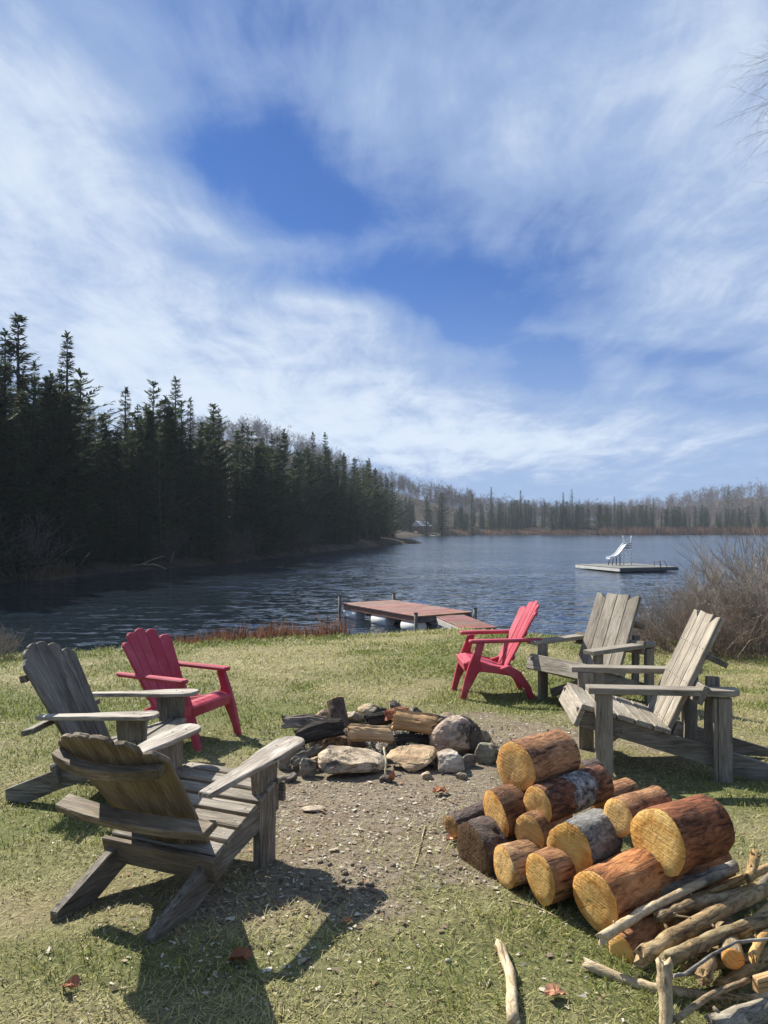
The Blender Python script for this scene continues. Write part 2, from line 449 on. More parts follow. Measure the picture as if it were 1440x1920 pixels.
def cut_mat():
    m, g, b = material('cut_wood')
    v, oc, rnd, co = local(g)
    sep = g.n('ShaderNodeSeparateXYZ', {0: co})
    wob = g.m('MULTIPLY', g.m('SUBTRACT', g.noise(v, 9, 3, .5), .5), .03)
    rad = g.m('ADD', g.m('SQRT', g.m('ADD', g.m('POWER', sep.outputs[1], 2), g.m('POWER', sep.outputs[2], 2))), wob)
    ring = g.m('ADD', g.m('MULTIPLY', g.m('SINE', g.m('MULTIPLY', rad, 900)), .5), .5)
    fib = g.noise(g.mapping(v, (1, 1, 1)), 60, 5, .7)
    blot = g.noise(v, 13, 5, .62)
    c = g.ramp(blot, [(.32, (.46, .21, .05)), (.5, (.69, .39, .12)), (.68, (.83, .58, .26))])
    heart = g.step(g.m('ADD', rad, g.m('MULTIPLY', g.m('SUBTRACT', blot, .5), .06)), .068, .058)
    c = g.mix(g.m('MULTIPLY', heart, .6), c, (.82, .56, .23))
    c = g.mix(g.m('MULTIPLY', ring, .035), c, (.32, .15, .04))
    c = g.mix(g.m('MULTIPLY', g.step(fib, .56, .7), .35), c, (.36, .17, .05))
    saw = g.noise(g.mapping(v, (1, 1.2, 30), rot=(.6, 0, 0)), 4.0, 4, .6)
    c = g.mix(g.m('MULTIPLY', g.step(saw, .52, .66), .28), c, (.36, .19, .07))
    c = g.mix(g.m('MULTIPLY', g.step(saw, .47, .36), .22), c, (.86, .66, .38))
    dry_ = g.step(g.noise(v, 7, 4, .6), .56, .7)
    c = g.mix(g.m('MULTIPLY', dry_, .4), c, (.46, .36, .24))
    ang = g.m('ARCTAN2', sep.outputs[2], sep.outputs[1])
    cr = g.m('ABSOLUTE', g.m('SUBTRACT', g.m('FRACT', g.m('ADD', g.m('MULTIPLY', ang, .477), g.m('ADD', g.m('MULTIPLY', rnd, 5), g.m('MULTIPLY', wob, 3.0)))), .5))
    crack = g.m('MULTIPLY', g.step(cr, .013, .006), g.step(g.noise(v, 16, 2, .5), .5, .58))
    c = g.mix(g.m('MULTIPLY', crack, .8), c, (.05, .025, .012))
    g.set(b.inputs['Base Color'], g.mix(1.0, c, oc, 'MULTIPLY'))
    b.inputs['Roughness'].default_value = .75
    bump(g, b, g.m('ADD', g.m('ADD', g.m('MULTIPLY', fib, .6), g.m('MULTIPLY', saw, .9)), g.m('MULTIPLY', blot, 1.2)), .008)
    return m
MAT['cut'] = cut_mat()

def water_mat():
    m, g, b = material('lake_water')
    co = g.n('ShaderNodeTexCoord').outputs['Object']
    b.inputs['Base Color'].default_value = (.012, .019, .027, 1)
    yy = g.n('ShaderNodeSeparateXYZ', {0: co}).outputs[1]     # open water carries finer wind ripple than the lee of the near bank
    g.set(b.inputs['Roughness'], g.m('ADD', .06, g.m('MULTIPLY', g.step(yy, 18, 55), .10)))
    b.inputs['IOR'].default_value = 1.4
    b.inputs['Specular IOR Level'].default_value = .5
    def slopes(scale, sc, rot, detail):
        nd = g.n('ShaderNodeTexNoise', {'Vector': g.mapping(co, sc, rot=(0, 0, R(rot))), 'Scale': scale, 'Detail': detail, 'Roughness': .55, 'Distortion': .3})
        return g.n('ShaderNodeVectorMath', {0: nd.outputs['Color'], 1: (.5, .5, .5)}, operation='SUBTRACT').outputs[0]
    sc = lambda v, k: g.n('ShaderNodeVectorMath', {0: v, 'Scale': k}, operation='SCALE').outputs[0]
    ad = lambda a_, b_: g.n('ShaderNodeVectorMath', {0: a_, 1: b_}, operation='ADD').outputs[0]
    patch = g.m('ADD', .45, g.m('MULTIPLY', g.step(g.noise(g.mapping(co, (.35, 1.2, 1)), .09, 3, .5), .3, .62), .75))
    s = ad(sc(slopes(1.3, (.55, 1.5, 1), 9, 2), .40), ad(sc(slopes(5.2, (.6, 1.5, 1), -7, 3), .52), sc(slopes(.3, (.6, 1.6, 1), 12, 1), .05)))
    s = sc(s, patch)
    flat = g.n('ShaderNodeVectorMath', {0: s, 1: (.95, 1.7, 0.0)}, operation='MULTIPLY').outputs[0]
    nrm = g.n('ShaderNodeVectorMath', {0: ad(flat, (0, 0, 1))}, operation='NORMALIZE').outputs[0]
    g.set(b.inputs['Normal'], nrm)
    return m
MAT['water'] = water_mat()

def ground_mat():
    m, g, b = material('ground')
    co = g.n('ShaderNodeTexCoord').outputs['Object']
    at = g.n('ShaderNodeAttribute', attribute_name='col')
    sp = g.n('ShaderNodeSeparateColor', {0: at.outputs['Color']})
    dirt, forest, green = sp.outputs
    n1 = g.noise(co, 3.2, 6, .65); n2 = g.noise(co, 24, 6, .7); n3 = g.noise(co, 95, 4, .7)
    thatch = g.ramp(g.m('ADD', g.m('MULTIPLY', n2, .55), g.m('MULTIPLY', n3, .5)), [(.38, (.10, .082, .045)), (.54, (.24, .205, .11)), (.7, (.36, .315, .18))])
    grn = g.ramp(n2, [(.35, (.06, .085, .022)), (.65, (.17, .19, .06))])
    turf = g.mix(g.m('MULTIPLY', green, .75), thatch, grn)
    soil = g.ramp(g.m('ADD', g.m('MULTIPLY', n2, .5), g.m('MULTIPLY', n3, .5)), [(.34, (.09, .07, .048)), (.5, (.215, .175, .122)), (.66, (.36, .305, .225))])
    soil = g.mix(g.m('MULTIPLY', g.step(n1, .5, .68), .35), soil, (.15, .09, .055))
    df = g.step(g.m('ADD', dirt, g.m('MULTIPLY', g.m('SUBTRACT', n2, .5), .7)), .35, .65)
    c = g.mix(df, turf, soil)
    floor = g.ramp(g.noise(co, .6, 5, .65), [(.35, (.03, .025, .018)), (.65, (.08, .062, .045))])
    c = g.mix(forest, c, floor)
    g.set(b.inputs['Base Color'], c)
    b.inputs['Roughness'].default_value = .95; b.inputs['Specular IOR Level'].default_value = .1
    bump(g, b, g.m('ADD', g.m('MULTIPLY', n2, 1.0), g.m('MULTIPLY', n3, .5)), .02)
    return m
MAT['ground'] = ground_mat()

# ------------------------------------------------------------------ terrain
WATER = -1.0
LAKE = np.array([(-30, 14), (-22, 11.2), (-14, 11.6), (-9, 12.4), (-6.6, 13.1), (-5, 13.9), (-3.6, 14.7), (-.9, 15.6), (.7, 16.3), (2.2, 16.6), (3.4, 15.6), (4.6, 14.8), (7, 15.6),
                 (14, 20), (40, 34), (100, 66), (160, 150), (152, 232), (118, 246), (80, 242), (40, 245), (22, 236), (12, 215), (4, 170), (1.2, 132), (6.6, 120), (5.6, 117.5), (-.8, 102), (-2.2, 96),
                 (-8, 70), (-11, 53), (-15.6, 41.8), (-16.5, 36), (-19, 33), (-27, 29), (-34, 22)], float)

def shore_sd(x, y):
    """signed distance to the water's edge, positive on land"""
    x = np.asarray(x, float); y = np.asarray(y, float)
    d2 = np.full(x.shape, 1e12); inside = np.zeros(x.shape, bool)
    n = len(LAKE)
    for i in range(n):
        ax, ay = LAKE[i]; bx, by = LAKE[(i + 1) % n]
        ex, ey = bx - ax, by - ay
        t = np.clip(((x - ax) * ex + (y - ay) * ey) / (ex * ex + ey * ey), 0, 1)
        d2 = np.minimum(d2, (x - ax - t * ex) ** 2 + (y - ay - t * ey) ** 2)
        c = ((ay > y) != (by > y)) & (x < (bx - ax) * (y - ay) / (by - ay + 1e-12) + ax)
        inside ^= c
    return np.where(inside, -1, 1) * np.sqrt(d2)

def sstep(a, b, v):
    t = np.clip((v - a) / (b - a), 0, 1); return t * t * (3 - 2 * t)

HILLS = [(-55, 265, 27, 48, 75), (-10, 340, 13, 60, 70), (60, 420, 2, 130, 70), (225, 440, 17, 80, 80), (-150, 120, 10, 70, 80), (330, 330, 14, 90, 100), (-130, 300, 12, 60, 80)]
_pv = rng.normal(size=(64, 64))
def vnoise(x, y, s):
    """tiling value noise, about -1..1"""
    x = np.asarray(x, float) * s; y = np.asarray(y, float) * s
    xi, yi = np.floor(x).astype(int), np.floor(y).astype(int)
    fx, fy = x - xi, y - yi; fx = fx * fx * (3 - 2 * fx); fy = fy * fy * (3 - 2 * fy)
    P = lambda a, b: _pv[(yi + b) % 64, (xi + a) % 64]
    return ((P(0, 0) * (1 - fx) + P(1, 0) * fx) * (1 - fy) + (P(0, 1) * (1 - fx) + P(1, 1) * fx) * fy) * .6

def height(x, y):
    x = np.asarray(x, float); y = np.asarray(y, float)
    sd = shore_sd(x, y)
    near = np.where(sd < 1.5, WATER + .55 * np.clip(sd, -9, 1.5) / 1.5, -.45 + .45 * np.clip((sd - 1.5) / 10, 0, 1))
    near = np.where(sd < 0, WATER + sd * .3, near)
    far = WATER + np.where(sd > 0, np.minimum(sd, 1.2) * .5 + np.clip(sd - 1.2, 0, 14) * .10, sd * .3)
    for cx, cy, hh, sx, sy in HILLS:
        far = far + hh * np.exp(-((x - cx) / sx) ** 2 - ((y - cy) / sy) ** 2) * sstep(2, 60, sd)
    far = far + vnoise(x, y, .06) * .5 * sstep(1, 10, sd)
    w = sstep(34, 20, np.hypot(x, y - 4))
    h = np.maximum(near * w + far * (1 - w), -4)
    r = np.hypot(x, y)
    fine = sstep(18, 10, r) * sstep(-.2, .6, sd)
    return h + fine * (vnoise(x, y, 1.1) * .018 + vnoise(x + 9, y, 4.3) * .007)

def hz(x, y):
    return float(height(np.array([x]), np.array([y]))[0])

def dirt_mask(x, y):
    d = np.zeros(np.shape(x))
    for cx, cy, rx, ry, a in ((.12, 4.6, 1.15, 1.15, 1.25), (-.2, 3.55, .6, .75, .85), (1.0, 6.2, 1.2, .8, .8), (-.45, 3.2, .6, .35, .7), (.3, 3.4, .4, .3, .55), (.9, 5.0, .9, .6, .6)):
        d = np.maximum(d, a * np.exp(-(((x - cx) / rx) ** 2 + ((y - cy) / ry) ** 2)))
    return np.clip(d + .22 * vnoise(x, y, 2.3) + .12 * vnoise(x + 3, y, 6.1), 0, 1)

def green_mask(x, y):
    d = .42 + .5 * vnoise(x + 20, y, .85) + .4 * vnoise(x + 5, y + 8, 2.7)
    for cx, cy, rx, ry, a in ((-2.1, 4.6, .9, 1.0, .6), (-1.2, 2.75, .5, .25, .5), (.35, 2.75, .8, .3, .4), (-.6, 7.2, 1.6, .5, .55), (2.2, 4.6, 1.1, .4, .3), (-3, 7, 1.5, 2, .3), (.9, 2.9, .4, .3, .3)):
        d = d + a * np.exp(-(((x - cx) / rx) ** 2 + ((y - cy) / ry) ** 2))
    d = d - .45 * np.exp(-(((x + 1.15) / .8) ** 2 + ((y - 3.2) / .35) ** 2)) - .3 * np.exp(-(((x - 2.6) / 1.6) ** 2 + ((y - 6) / 1.2) ** 2))
    return np.clip(d, 0, 1)

def axis(lo, hi, f0, f1, fine, grow):
    a = [f0]
    while a[-1] < f1: a.append(a[-1] + fine)
    s = fine
    while a[-1] < hi: s = min(s * grow, 14); a.append(a[-1] + s)
    b = [f0]; s = fine
    while b[-1] > lo: s = min(s * grow, 14); b.append(b[-1] - s)
    return np.array(b[:0:-1] + a)

def build_ground():
    xs, ys = axis(-480, 480, -4.2, 4.6, .055, 1.07), axis(-60, 620, 2.0, 9.0, .055, 1.03)
    X, Y = np.meshgrid(xs, ys)
    x, y = X.ravel(), Y.ravel()
    V = np.stack([x, y, height(x, y)], 1)
    ny, nx = X.shape
    i = np.arange(nx * ny).reshape(ny, nx)
    F = np.stack([i[:-1, :-1], i[:-1, 1:], i[1:, 1:], i[1:, :-1]], -1).reshape(-1, 4)
    sd = shore_sd(x, y)
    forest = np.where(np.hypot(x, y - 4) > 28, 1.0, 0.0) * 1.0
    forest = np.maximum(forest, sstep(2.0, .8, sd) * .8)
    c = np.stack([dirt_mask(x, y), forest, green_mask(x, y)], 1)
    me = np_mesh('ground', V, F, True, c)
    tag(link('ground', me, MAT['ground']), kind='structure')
    me = np_mesh('lake_water', [(-60, 3, WATER), (200, 3, WATER), (200, 300, WATER), (-60, 300, WATER)], [(0, 1, 2, 3)])
    tag(link('lake_water', me, MAT['water']), kind='structure')
build_ground()

def at(px, py, Y):
    """the point in front of the tripod spot that lies Y metres ahead along the sight line px, py of the photograph"""
    u, v = (px - 720) / F_PX, (960 - py) / F_PX
    cp, sp = math.cos(PITCH), math.sin(PITCH)
    t = Y / (cp - v * sp)
    return Vector((u * t, Y, EYE + t * (sp + v * cp)))

def on_ground(px, py, lift=0.0):
    Y = 4.0
    for _ in range(30):
        p = at(px, py, Y); g_ = hz(p.x, p.y) + lift
        s = (p.z - EYE) / Y
        Y = .5 * Y + .5 * (g_ - EYE) / s
    p = at(px, py, Y); p.z = hz(p.x, p.y) + lift
    return p

# ------------------------------------------------------------------ chairs
_SC = []
def screws(bd, spots, T):
    """small dark screw heads sunk into a board face"""
    if not _SC:
        bm = bmesh.new(); bmesh.ops.create_cone(bm, cap_ends=True, segments=7, radius1=.0052, radius2=.0045, depth=.003)
        _SC.append(finish(bm, 'screw'))
    for a, b in spots:
        link('screw', _SC[0], MAT['dark_metal'], bd, Matrix.Translation((a, b, T)))

def seat_place(x, y, fx, fy):
    return (x, y, hz(x, y)), math.atan2(-fx, fy)

def fan_adirondack(loc, rz, label, lean, back_color, tone, BL=.78):
    W = MAT['old_wood']; ARM_SLOPE = .045
    t = empty('adirondack_chair', loc, rz, label, 'chair', 'weathered fan-back garden chairs')
    tn = lambda: tuple(a * q for q in (random.uniform(.82, 1.12),) for a in tone)
    for s in (-1, 1):
        # long side rail that runs from the seat front down to the rear foot
        out = [(.07, .235), (.075, .365), (-.02, .372), (-.30, .285), (-.52, .20), (-.85, .065), (-.845, .0), (-.71, -.012), (-.50, .08), (-.30, .15)]
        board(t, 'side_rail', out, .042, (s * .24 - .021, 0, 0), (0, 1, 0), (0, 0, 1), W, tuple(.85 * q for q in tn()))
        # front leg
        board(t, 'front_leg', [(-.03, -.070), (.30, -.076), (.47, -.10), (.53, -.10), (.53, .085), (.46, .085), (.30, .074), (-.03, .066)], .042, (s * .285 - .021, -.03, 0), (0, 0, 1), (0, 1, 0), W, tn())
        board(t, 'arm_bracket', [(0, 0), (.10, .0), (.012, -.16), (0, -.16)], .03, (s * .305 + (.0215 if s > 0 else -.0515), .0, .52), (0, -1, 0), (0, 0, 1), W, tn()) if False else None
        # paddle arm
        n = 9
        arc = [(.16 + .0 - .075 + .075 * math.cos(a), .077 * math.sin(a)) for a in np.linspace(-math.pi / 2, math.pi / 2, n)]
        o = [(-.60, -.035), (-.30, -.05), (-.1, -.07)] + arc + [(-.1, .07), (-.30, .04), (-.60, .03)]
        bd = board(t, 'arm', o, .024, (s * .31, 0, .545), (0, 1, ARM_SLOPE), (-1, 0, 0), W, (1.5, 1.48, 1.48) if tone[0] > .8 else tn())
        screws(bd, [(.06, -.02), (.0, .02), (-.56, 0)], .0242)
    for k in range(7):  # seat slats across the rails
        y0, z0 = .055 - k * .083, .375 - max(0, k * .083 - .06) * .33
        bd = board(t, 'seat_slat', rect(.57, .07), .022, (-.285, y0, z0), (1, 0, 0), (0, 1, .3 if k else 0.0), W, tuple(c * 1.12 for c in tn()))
        screws(bd, [(.04, 0.0), (.53, 0.0)], .0222)
    board(t, 'front_apron', rect(.57, .095), .022, (-.285, .10, .32), (1, 0, 0), (0, 0, 1), W, tn())
    by, bz = -.42, .17
    ly, lz = -math.sin(lean), math.cos(lean)
    for k in range(6):
        i = k - 2.5
        L = BL - .022 * i * i * .62
        w0, w1 = .034, .0525
        top = [(L - .012 - .016 * max(0, -i), -w1), (L - .003 - .010 * max(0, -i), -w1 * .7), (L, 0), (L - .003 - .010 * max(0, i), w1 * .7), (L - .012 - .016 * max(0, i), w1)]
        dirx = i * .031 / .8
        o = [(0, -w0)] + top + [(0, w0)]
        fwd = .011 * i * i
        x_, y_ = (dirx, ly, lz), (1, .11 * i, 0)
        board(t, 'back_slat', o, .021, (i * .067, by + fwd * .55, bz + .002 * abs(i)), x_, y_, W, tuple(b_ * q for q in (random.uniform(.82, 1.12),) for b_ in back_color))
    # curved upper rail behind the slats, arm rail, lower cross rail
    def arc_rail(name, h, half, depth, T, col, bow):
        cy, cz = by + ly * h - lz * .032, bz + lz * h + ly * .032
        top = [(a * half, bow * (a * a) + depth * .0) for a in np.linspace(-1, 1, 9)]
        o = [(a, b - depth) for a, b in top] + [(a, b) for a, b in reversed(top)]
        return board(t, name, o, T, (0, cy, cz), (1, 0, 0), (0, lz, ly * 0 + .25), W, col)
    arc_rail('upper_back_rail', .64, .27, .05, .045, back_color, .062)
    arc_rail('arm_rail', .33, .39, .085, .035, back_color, .035)
    board(t, 'lower_back_rail', rect(.60, .11), .03, (-.30, by - .065, .185), (1, 0, 0), (0, -.25, 1), W, tuple(c * .9 for c in back_color))
    return t

def plastic_adirondack(loc, rz, label, sc=1.0):
    P = MAT['red']
    t = empty('plastic_chair', loc, rz, label, 'chair', 'red moulded plastic garden chairs')
    t.scale = (sc, sc, sc)
    one = (1, 1, 1)
    B = lambda name, out, T, o, x, y, bv=.008: board(t, name, out, T, o, x, y, P, one, bv, 0)
    for s in (-1, 1):
        # front leg with the wide knee, rear leg, arm
        B('front_leg', [(-.04, .122), (.10, .09), (.24, .058), (.38, .012), (.53, -.05), (.56, -.06), (.56, -.13), (.47, -.105), (.40, -.085), (.32, -.10), (.24, -.045), (.10, .028), (-.04, .07)], .05, (s * .29 - .025, 0, 0), (0, 0, 1), (0, 1, 0))
        B('rear_leg', [(-.04, -.635), (.14, -.575), (.28, -.48), (.34, -.37), (.31, -.28), (.25, -.37), (.12, -.515), (-.04, -.585)], .045, (s * .262 - .0225, 0, 0), (0, 0, 1), (0, 1, 0))
        B('arm', [(.06, -.04), (.075, -.02), (.075, .03), (.05, .045), (-.30, .04), (-.60, .025), (-.64, .0), (-.60, -.03), (-.30, -.035)], .034, (s * .30, -.06, .552), (0, 1, -.02), (-1, 0, 0), .01)
    # seat: five ribs that roll over a deep front lip
    prof = [(-.46, .275), (-.34, .285), (-.20, .325), (-.08, .372), (-.02, .378), (.03, .362), (.05, .33), (.045, .28)]
    n = 5; wd = .485
    for k in range(n):
        x0 = -wd / 2 + k * wd / n + .003; x1 = x0 + wd / n - .006
        bm = bmesh.new(); T = .018; ring = []
        for i, (a, b) in enumerate(prof):
            p0, p1 = prof[max(i - 1, 0)], prof[min(i + 1, len(prof) - 1)]
            nx, nz = -(p1[1] - p0[1]), p1[0] - p0[0]; q = math.hypot(nx, nz)
            ring.append([bm.verts.new(v) for v in ((x0, a, b), (x1, a, b), (x1, a - nx / q * T, b - nz / q * T), (x0, a - nx / q * T, b - nz / q * T))])
        for r0, r1 in zip(ring, ring[1:]):
            for j in range(4): bm.faces.new((r0[j], r0[(j + 1) % 4], r1[(j + 1) % 4], r1[j]))
        bm.faces.new(ring[0]); bm.faces.new(ring[-1])
        link('seat_slat', finish(bm, 'seat_slat', False), P, t, None, one)
    B('seat_lip', rect(.54, .085), .02, (-.27, .056, .317), (1, 0, 0), (0, .12, 1), .009)
    for s in (-1, 1):
        B('seat_side', [(-.45, .22), (-.45, .285), (-.20, .335), (-.06, .385), (.04, .36), (.045, .285), (-.2, .26)], .022, (s * .255 - .011, 0, 0), (0, 1, 0), (0, 0, 1))
    by, bz, le = -.40, .27, R(27)
    ly, lz = -math.sin(le), math.cos(le)
    for k in range(5):
        i = k - 2
        L = .73 - .022 * i * i
        w0, w1 = .0445, .066
        o = [(0, -w0), (L - .03, -w1), (L - .008, -w1 * .6), (L, 0), (L - .008, w1 * .6), (L - .03, w1), (0, w0)]
        B('back_slat', o, .022, (i * .094, by + .008 * i * i, bz), (i * .040 / .73, ly, lz), (1, .15 * i, 0), .008)
    for h, hw in ((.10, .24), (.36, .25), (.58, .29)):
        B('back_rib', [(-hw, .055), (-hw * .5, .017), (0, 0), (hw * .5, .017), (hw, .055), (hw, .035), (hw * .5, -.005), (0, -.02), (-hw * .5, -.005), (-hw, .035)], .04, (0, by + ly * h - .012, bz + lz * h), (1, 0, 0), (0, 1, .4), .003)
    return t

def lumber_chair(loc, rz, label):
    W = MAT['lumber']
    t = empty('lumber_chair', loc, rz, label, 'chair', 'heavy lumber garden chairs')
    def tn(k=1.0):
        a = k * random.uniform(.9, 1.1); return (a, a * .985, a * .95)
    for s in (-1, 1):
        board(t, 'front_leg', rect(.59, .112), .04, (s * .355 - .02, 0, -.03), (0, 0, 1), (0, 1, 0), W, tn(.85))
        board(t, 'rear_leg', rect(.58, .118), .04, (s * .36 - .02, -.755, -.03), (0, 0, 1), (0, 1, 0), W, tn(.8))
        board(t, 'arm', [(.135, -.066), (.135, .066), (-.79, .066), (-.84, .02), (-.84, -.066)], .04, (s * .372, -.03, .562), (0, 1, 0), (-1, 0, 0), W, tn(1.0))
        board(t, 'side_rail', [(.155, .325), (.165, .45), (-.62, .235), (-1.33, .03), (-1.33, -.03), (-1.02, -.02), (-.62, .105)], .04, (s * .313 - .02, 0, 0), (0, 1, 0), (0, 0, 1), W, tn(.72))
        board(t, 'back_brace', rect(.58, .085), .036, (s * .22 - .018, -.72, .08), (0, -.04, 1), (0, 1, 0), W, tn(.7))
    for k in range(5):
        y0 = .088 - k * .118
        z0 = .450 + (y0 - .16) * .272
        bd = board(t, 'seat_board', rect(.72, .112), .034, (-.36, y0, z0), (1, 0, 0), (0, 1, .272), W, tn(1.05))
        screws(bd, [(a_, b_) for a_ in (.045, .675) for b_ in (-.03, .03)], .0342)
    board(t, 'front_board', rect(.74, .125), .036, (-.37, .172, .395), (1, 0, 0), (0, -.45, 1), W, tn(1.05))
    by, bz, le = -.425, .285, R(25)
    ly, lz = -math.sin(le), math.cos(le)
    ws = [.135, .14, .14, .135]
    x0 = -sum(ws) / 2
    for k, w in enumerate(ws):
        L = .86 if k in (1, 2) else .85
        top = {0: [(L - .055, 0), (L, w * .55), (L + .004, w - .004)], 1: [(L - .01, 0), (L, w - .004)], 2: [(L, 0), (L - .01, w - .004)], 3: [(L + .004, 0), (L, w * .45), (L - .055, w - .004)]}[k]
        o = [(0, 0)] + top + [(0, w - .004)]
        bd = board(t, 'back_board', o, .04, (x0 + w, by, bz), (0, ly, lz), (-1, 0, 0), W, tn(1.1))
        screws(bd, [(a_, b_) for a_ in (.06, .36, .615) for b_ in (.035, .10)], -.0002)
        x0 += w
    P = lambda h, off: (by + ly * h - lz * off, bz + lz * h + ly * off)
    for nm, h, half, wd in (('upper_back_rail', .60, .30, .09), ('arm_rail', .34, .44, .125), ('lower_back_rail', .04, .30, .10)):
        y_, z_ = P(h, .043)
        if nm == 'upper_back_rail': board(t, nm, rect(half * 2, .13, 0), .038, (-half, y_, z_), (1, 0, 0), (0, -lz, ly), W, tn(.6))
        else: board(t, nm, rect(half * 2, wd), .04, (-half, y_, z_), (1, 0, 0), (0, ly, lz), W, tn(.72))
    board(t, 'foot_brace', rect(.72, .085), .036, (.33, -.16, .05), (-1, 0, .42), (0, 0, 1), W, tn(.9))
    return t

fan_adirondack(*seat_place(-.785, 3.74, .39, .92), 'brown weathered wooden fan-back chair seen from behind, its back turned to the camera', R(38), (.82, .71, .56), (.98, .95, .9), .82)
fan_adirondack(*seat_place(-1.45, 4.76, .985, -.13), 'grey weathered wooden fan-back chair turned sideways toward the fire ring, beside a red chair', R(29), (.72, .72, .69), (.95, .97, .93), .86)
plastic_adirondack(*seat_place(-1.41, 5.98, .93, -.37), 'red plastic chair with a fan back, behind the grey wooden chair, facing the fire ring', .95)
plastic_adirondack(*seat_place(.87, 7.98, -.998, -.04), 'red plastic chair by the dock ramp, seen sideways next to the lumber chairs', 1.07)
lumber_chair(*seat_place(1.80, 7.40, -.83, -.56), 'heavy lumber chair between the other red chair and the shrubs, back boards facing us')
lumber_chair(*seat_place(1.50, 5.38, -.99, .10), 'heavy lumber chair seen side-on just behind the firewood pile')

# ------------------------------------------------------------------ stones and fire ring
def rock_mesh(seed, sx, sy, sz, flat=.5, sub=3, cuts=7):
    rr = random.Random(seed)
    bm = bmesh.new(); bmesh.ops.create_icosphere(bm, subdivisions=sub, radius=1)
    planes = []
    for _ in range(cuts):
        n_ = Vector((rr.gauss(0, 1), rr.gauss(0, 1), rr.gauss(0, 1))).normalized(); planes.append((n_, rr.uniform(.55, .85)))
    planes.append((Vector((0, 0, 1)), flat + .25)); planes.append((Vector((0, 0, -1)), .6))
    off = Vector((rr.uniform(-50, 50), rr.uniform(-50, 50), rr.uniform(-50, 50)))
    for v in bm.verts:
        p = v.co.copy()
        for n_, d in planes:
            q = p.dot(n_)
            if q > d: p -= n_ * (q - d) * .97
        p *= 1 + .13 * mnoise.noise(p * 1.6 + off) + .06 * mnoise.noise(p * 4.5 + off) + (.03 * mnoise.noise(p * 11 + off) if cuts > 4 else 0)
        v.co = Vector((p.x * sx, p.y * sy, p.z * sz))
    me = finish(bm, 'stone', False)
    for p in me.polygons: p.use_smooth = (cuts < 4)
    return me

def stone(px, py, w, h, label, col=(1, 1, 1), seed=0, depth=.8, rz=0, flat=.5, cuts=7, group='stones of the fire ring', name='stone', tilt=(0, 0), lift=0.0, thick=None):
    """stone whose foot stands at the ground point under px,py; w,h its width and height in pixels there; thick: a slab of that thickness leaning back"""
    p = on_ground(px, py); k = p.y / F_PX
    sx, sz = w * k / 2 * 1.1, h * k / 2 * 1.2
    sy = sx * depth
    if thick: sz = thick
    o = link(name, rock_mesh(seed, sx, sy, sz, flat, 4, cuts), MAT['stone'], None, None, col)
    ct, st = math.cos(tilt[0]), abs(math.sin(tilt[0]))
    o.location = (p.x, p.y + sy * .75 * ct, p.z + (sz * .55 if not thick else sy * .8 * st + sz * .5) + lift); o.rotation_euler = (tilt[0], tilt[1], rz)
    return tag(o, label, 'stone', group)

PALE, TAN, GREY, DARK, BRN = (.92, .84, .72), (.95, .78, .56), (.72, .72, .70), (.25, .25, .26), (.78, .54, .35)
stone(655, 1462, 122, 62, 'big flat pale slab at the front of the fire ring', PALE, 1, .95, .25, .5, 10, tilt=(.24, .08), thick=.07)
stone(776, 1446, 100, 50, 'flat tan slab at the front of the fire ring beside a white twig', TAN, 2, .85, -.15, .5, 10, tilt=(.2, -.05), thick=.062)
stone(620, 1419, 76, 42, 'smooth brown oval boulder lying behind the big pale slab', BRN, 3, .7, .1, .9, 2)
stone(854, 1420, 90, 72, 'largest pink and grey round boulder of the fire ring', (.9, .78, .72), 4, .75, .4, .95, 6)
stone(846, 1449, 62, 44, 'small pale grey block in front of the pink and grey boulder', (.85, .85, .84), 5, .8, .2, .9, 6)
stone(670, 1410, 40, 36, 'small dark pointed stone between the brown boulder and the flat slabs', DARK, 6, .7, .2, .95, 9)
stone(727, 1414, 42, 28, 'small rounded grey stone behind the tan slab', GREY, 7, .8, 0, .9, 3)
stone(578, 1458, 34, 44, 'upright grey wedge stone against the end of the pale slab', (.5, .5, .49), 8, .6, .5, .95, 9)
stone(542, 1444, 52, 54, 'grey stone half hidden behind the armrest of the brown chair', (.5, .52, .54), 9, .8, .1, .9, 8)
stone(692, 1353, 48, 32, 'tan rounded stone at the back of the fire ring', (.85, .74, .56), 10, .8, .1, .95, 4)
stone(711, 1366, 52, 40, 'soot blackened stone leaning at the back of the fire ring', (.1, .1, .1), 11, .7, .3, .95, 8)
stone(741, 1335, 24, 22, 'smallest dark grey stone on the far rim of the fire ring', (.32, .3, .3), 12, .8, 0, .9, 5)
stone(780, 1354, 32, 28, 'grey squarish stone on the far rim next to the red split log', (.45, .44, .46), 13, .8, .4, .95, 8)
stone(812, 1358, 52, 22, 'long flat grey stone on the far rim behind the pink boulder', (.8, .76, .74), 14, .5, .1, .6, 7)
stone(866, 1382, 70, 38, 'dark sooty slab behind the pink and grey boulder', (.2, .19, .19), 15, .6, -.2, .8, 8)
stone(915, 1434, 44, 42, 'greenish grey stone sunk in the soil outside the pink boulder', (.46, .48, .42), 16, .8, .3, .6, 6)
stone(890, 1414, 30, 60, 'narrow dark stone standing against the side of the pink boulder', (.18, .17, .17), 17, .6, .1, .9, 8)
stone(607, 1352, 28, 20, 'small beige stone beside the upright stump at the back', (.85, .76, .62), 18, .8, 0, .9, 3)
stone(587, 1524, 40, 9, 'flat pale stone lying by itself in the dirt before the fire ring', (1, .95, .85), 19, .7, .1, .3, 3, 'single stones in the dirt')
stone(702, 1440, 44, 22, 'low dark stone wedged between the two flat slabs', (.16, .15, .15), 21, .8, .1, .6, 7)
stone(638, 1388, 44, 26, 'sooty grey stone inside the ring below the pale split log', (.25, .24, .24), 22, .8, .1, .8, 7)
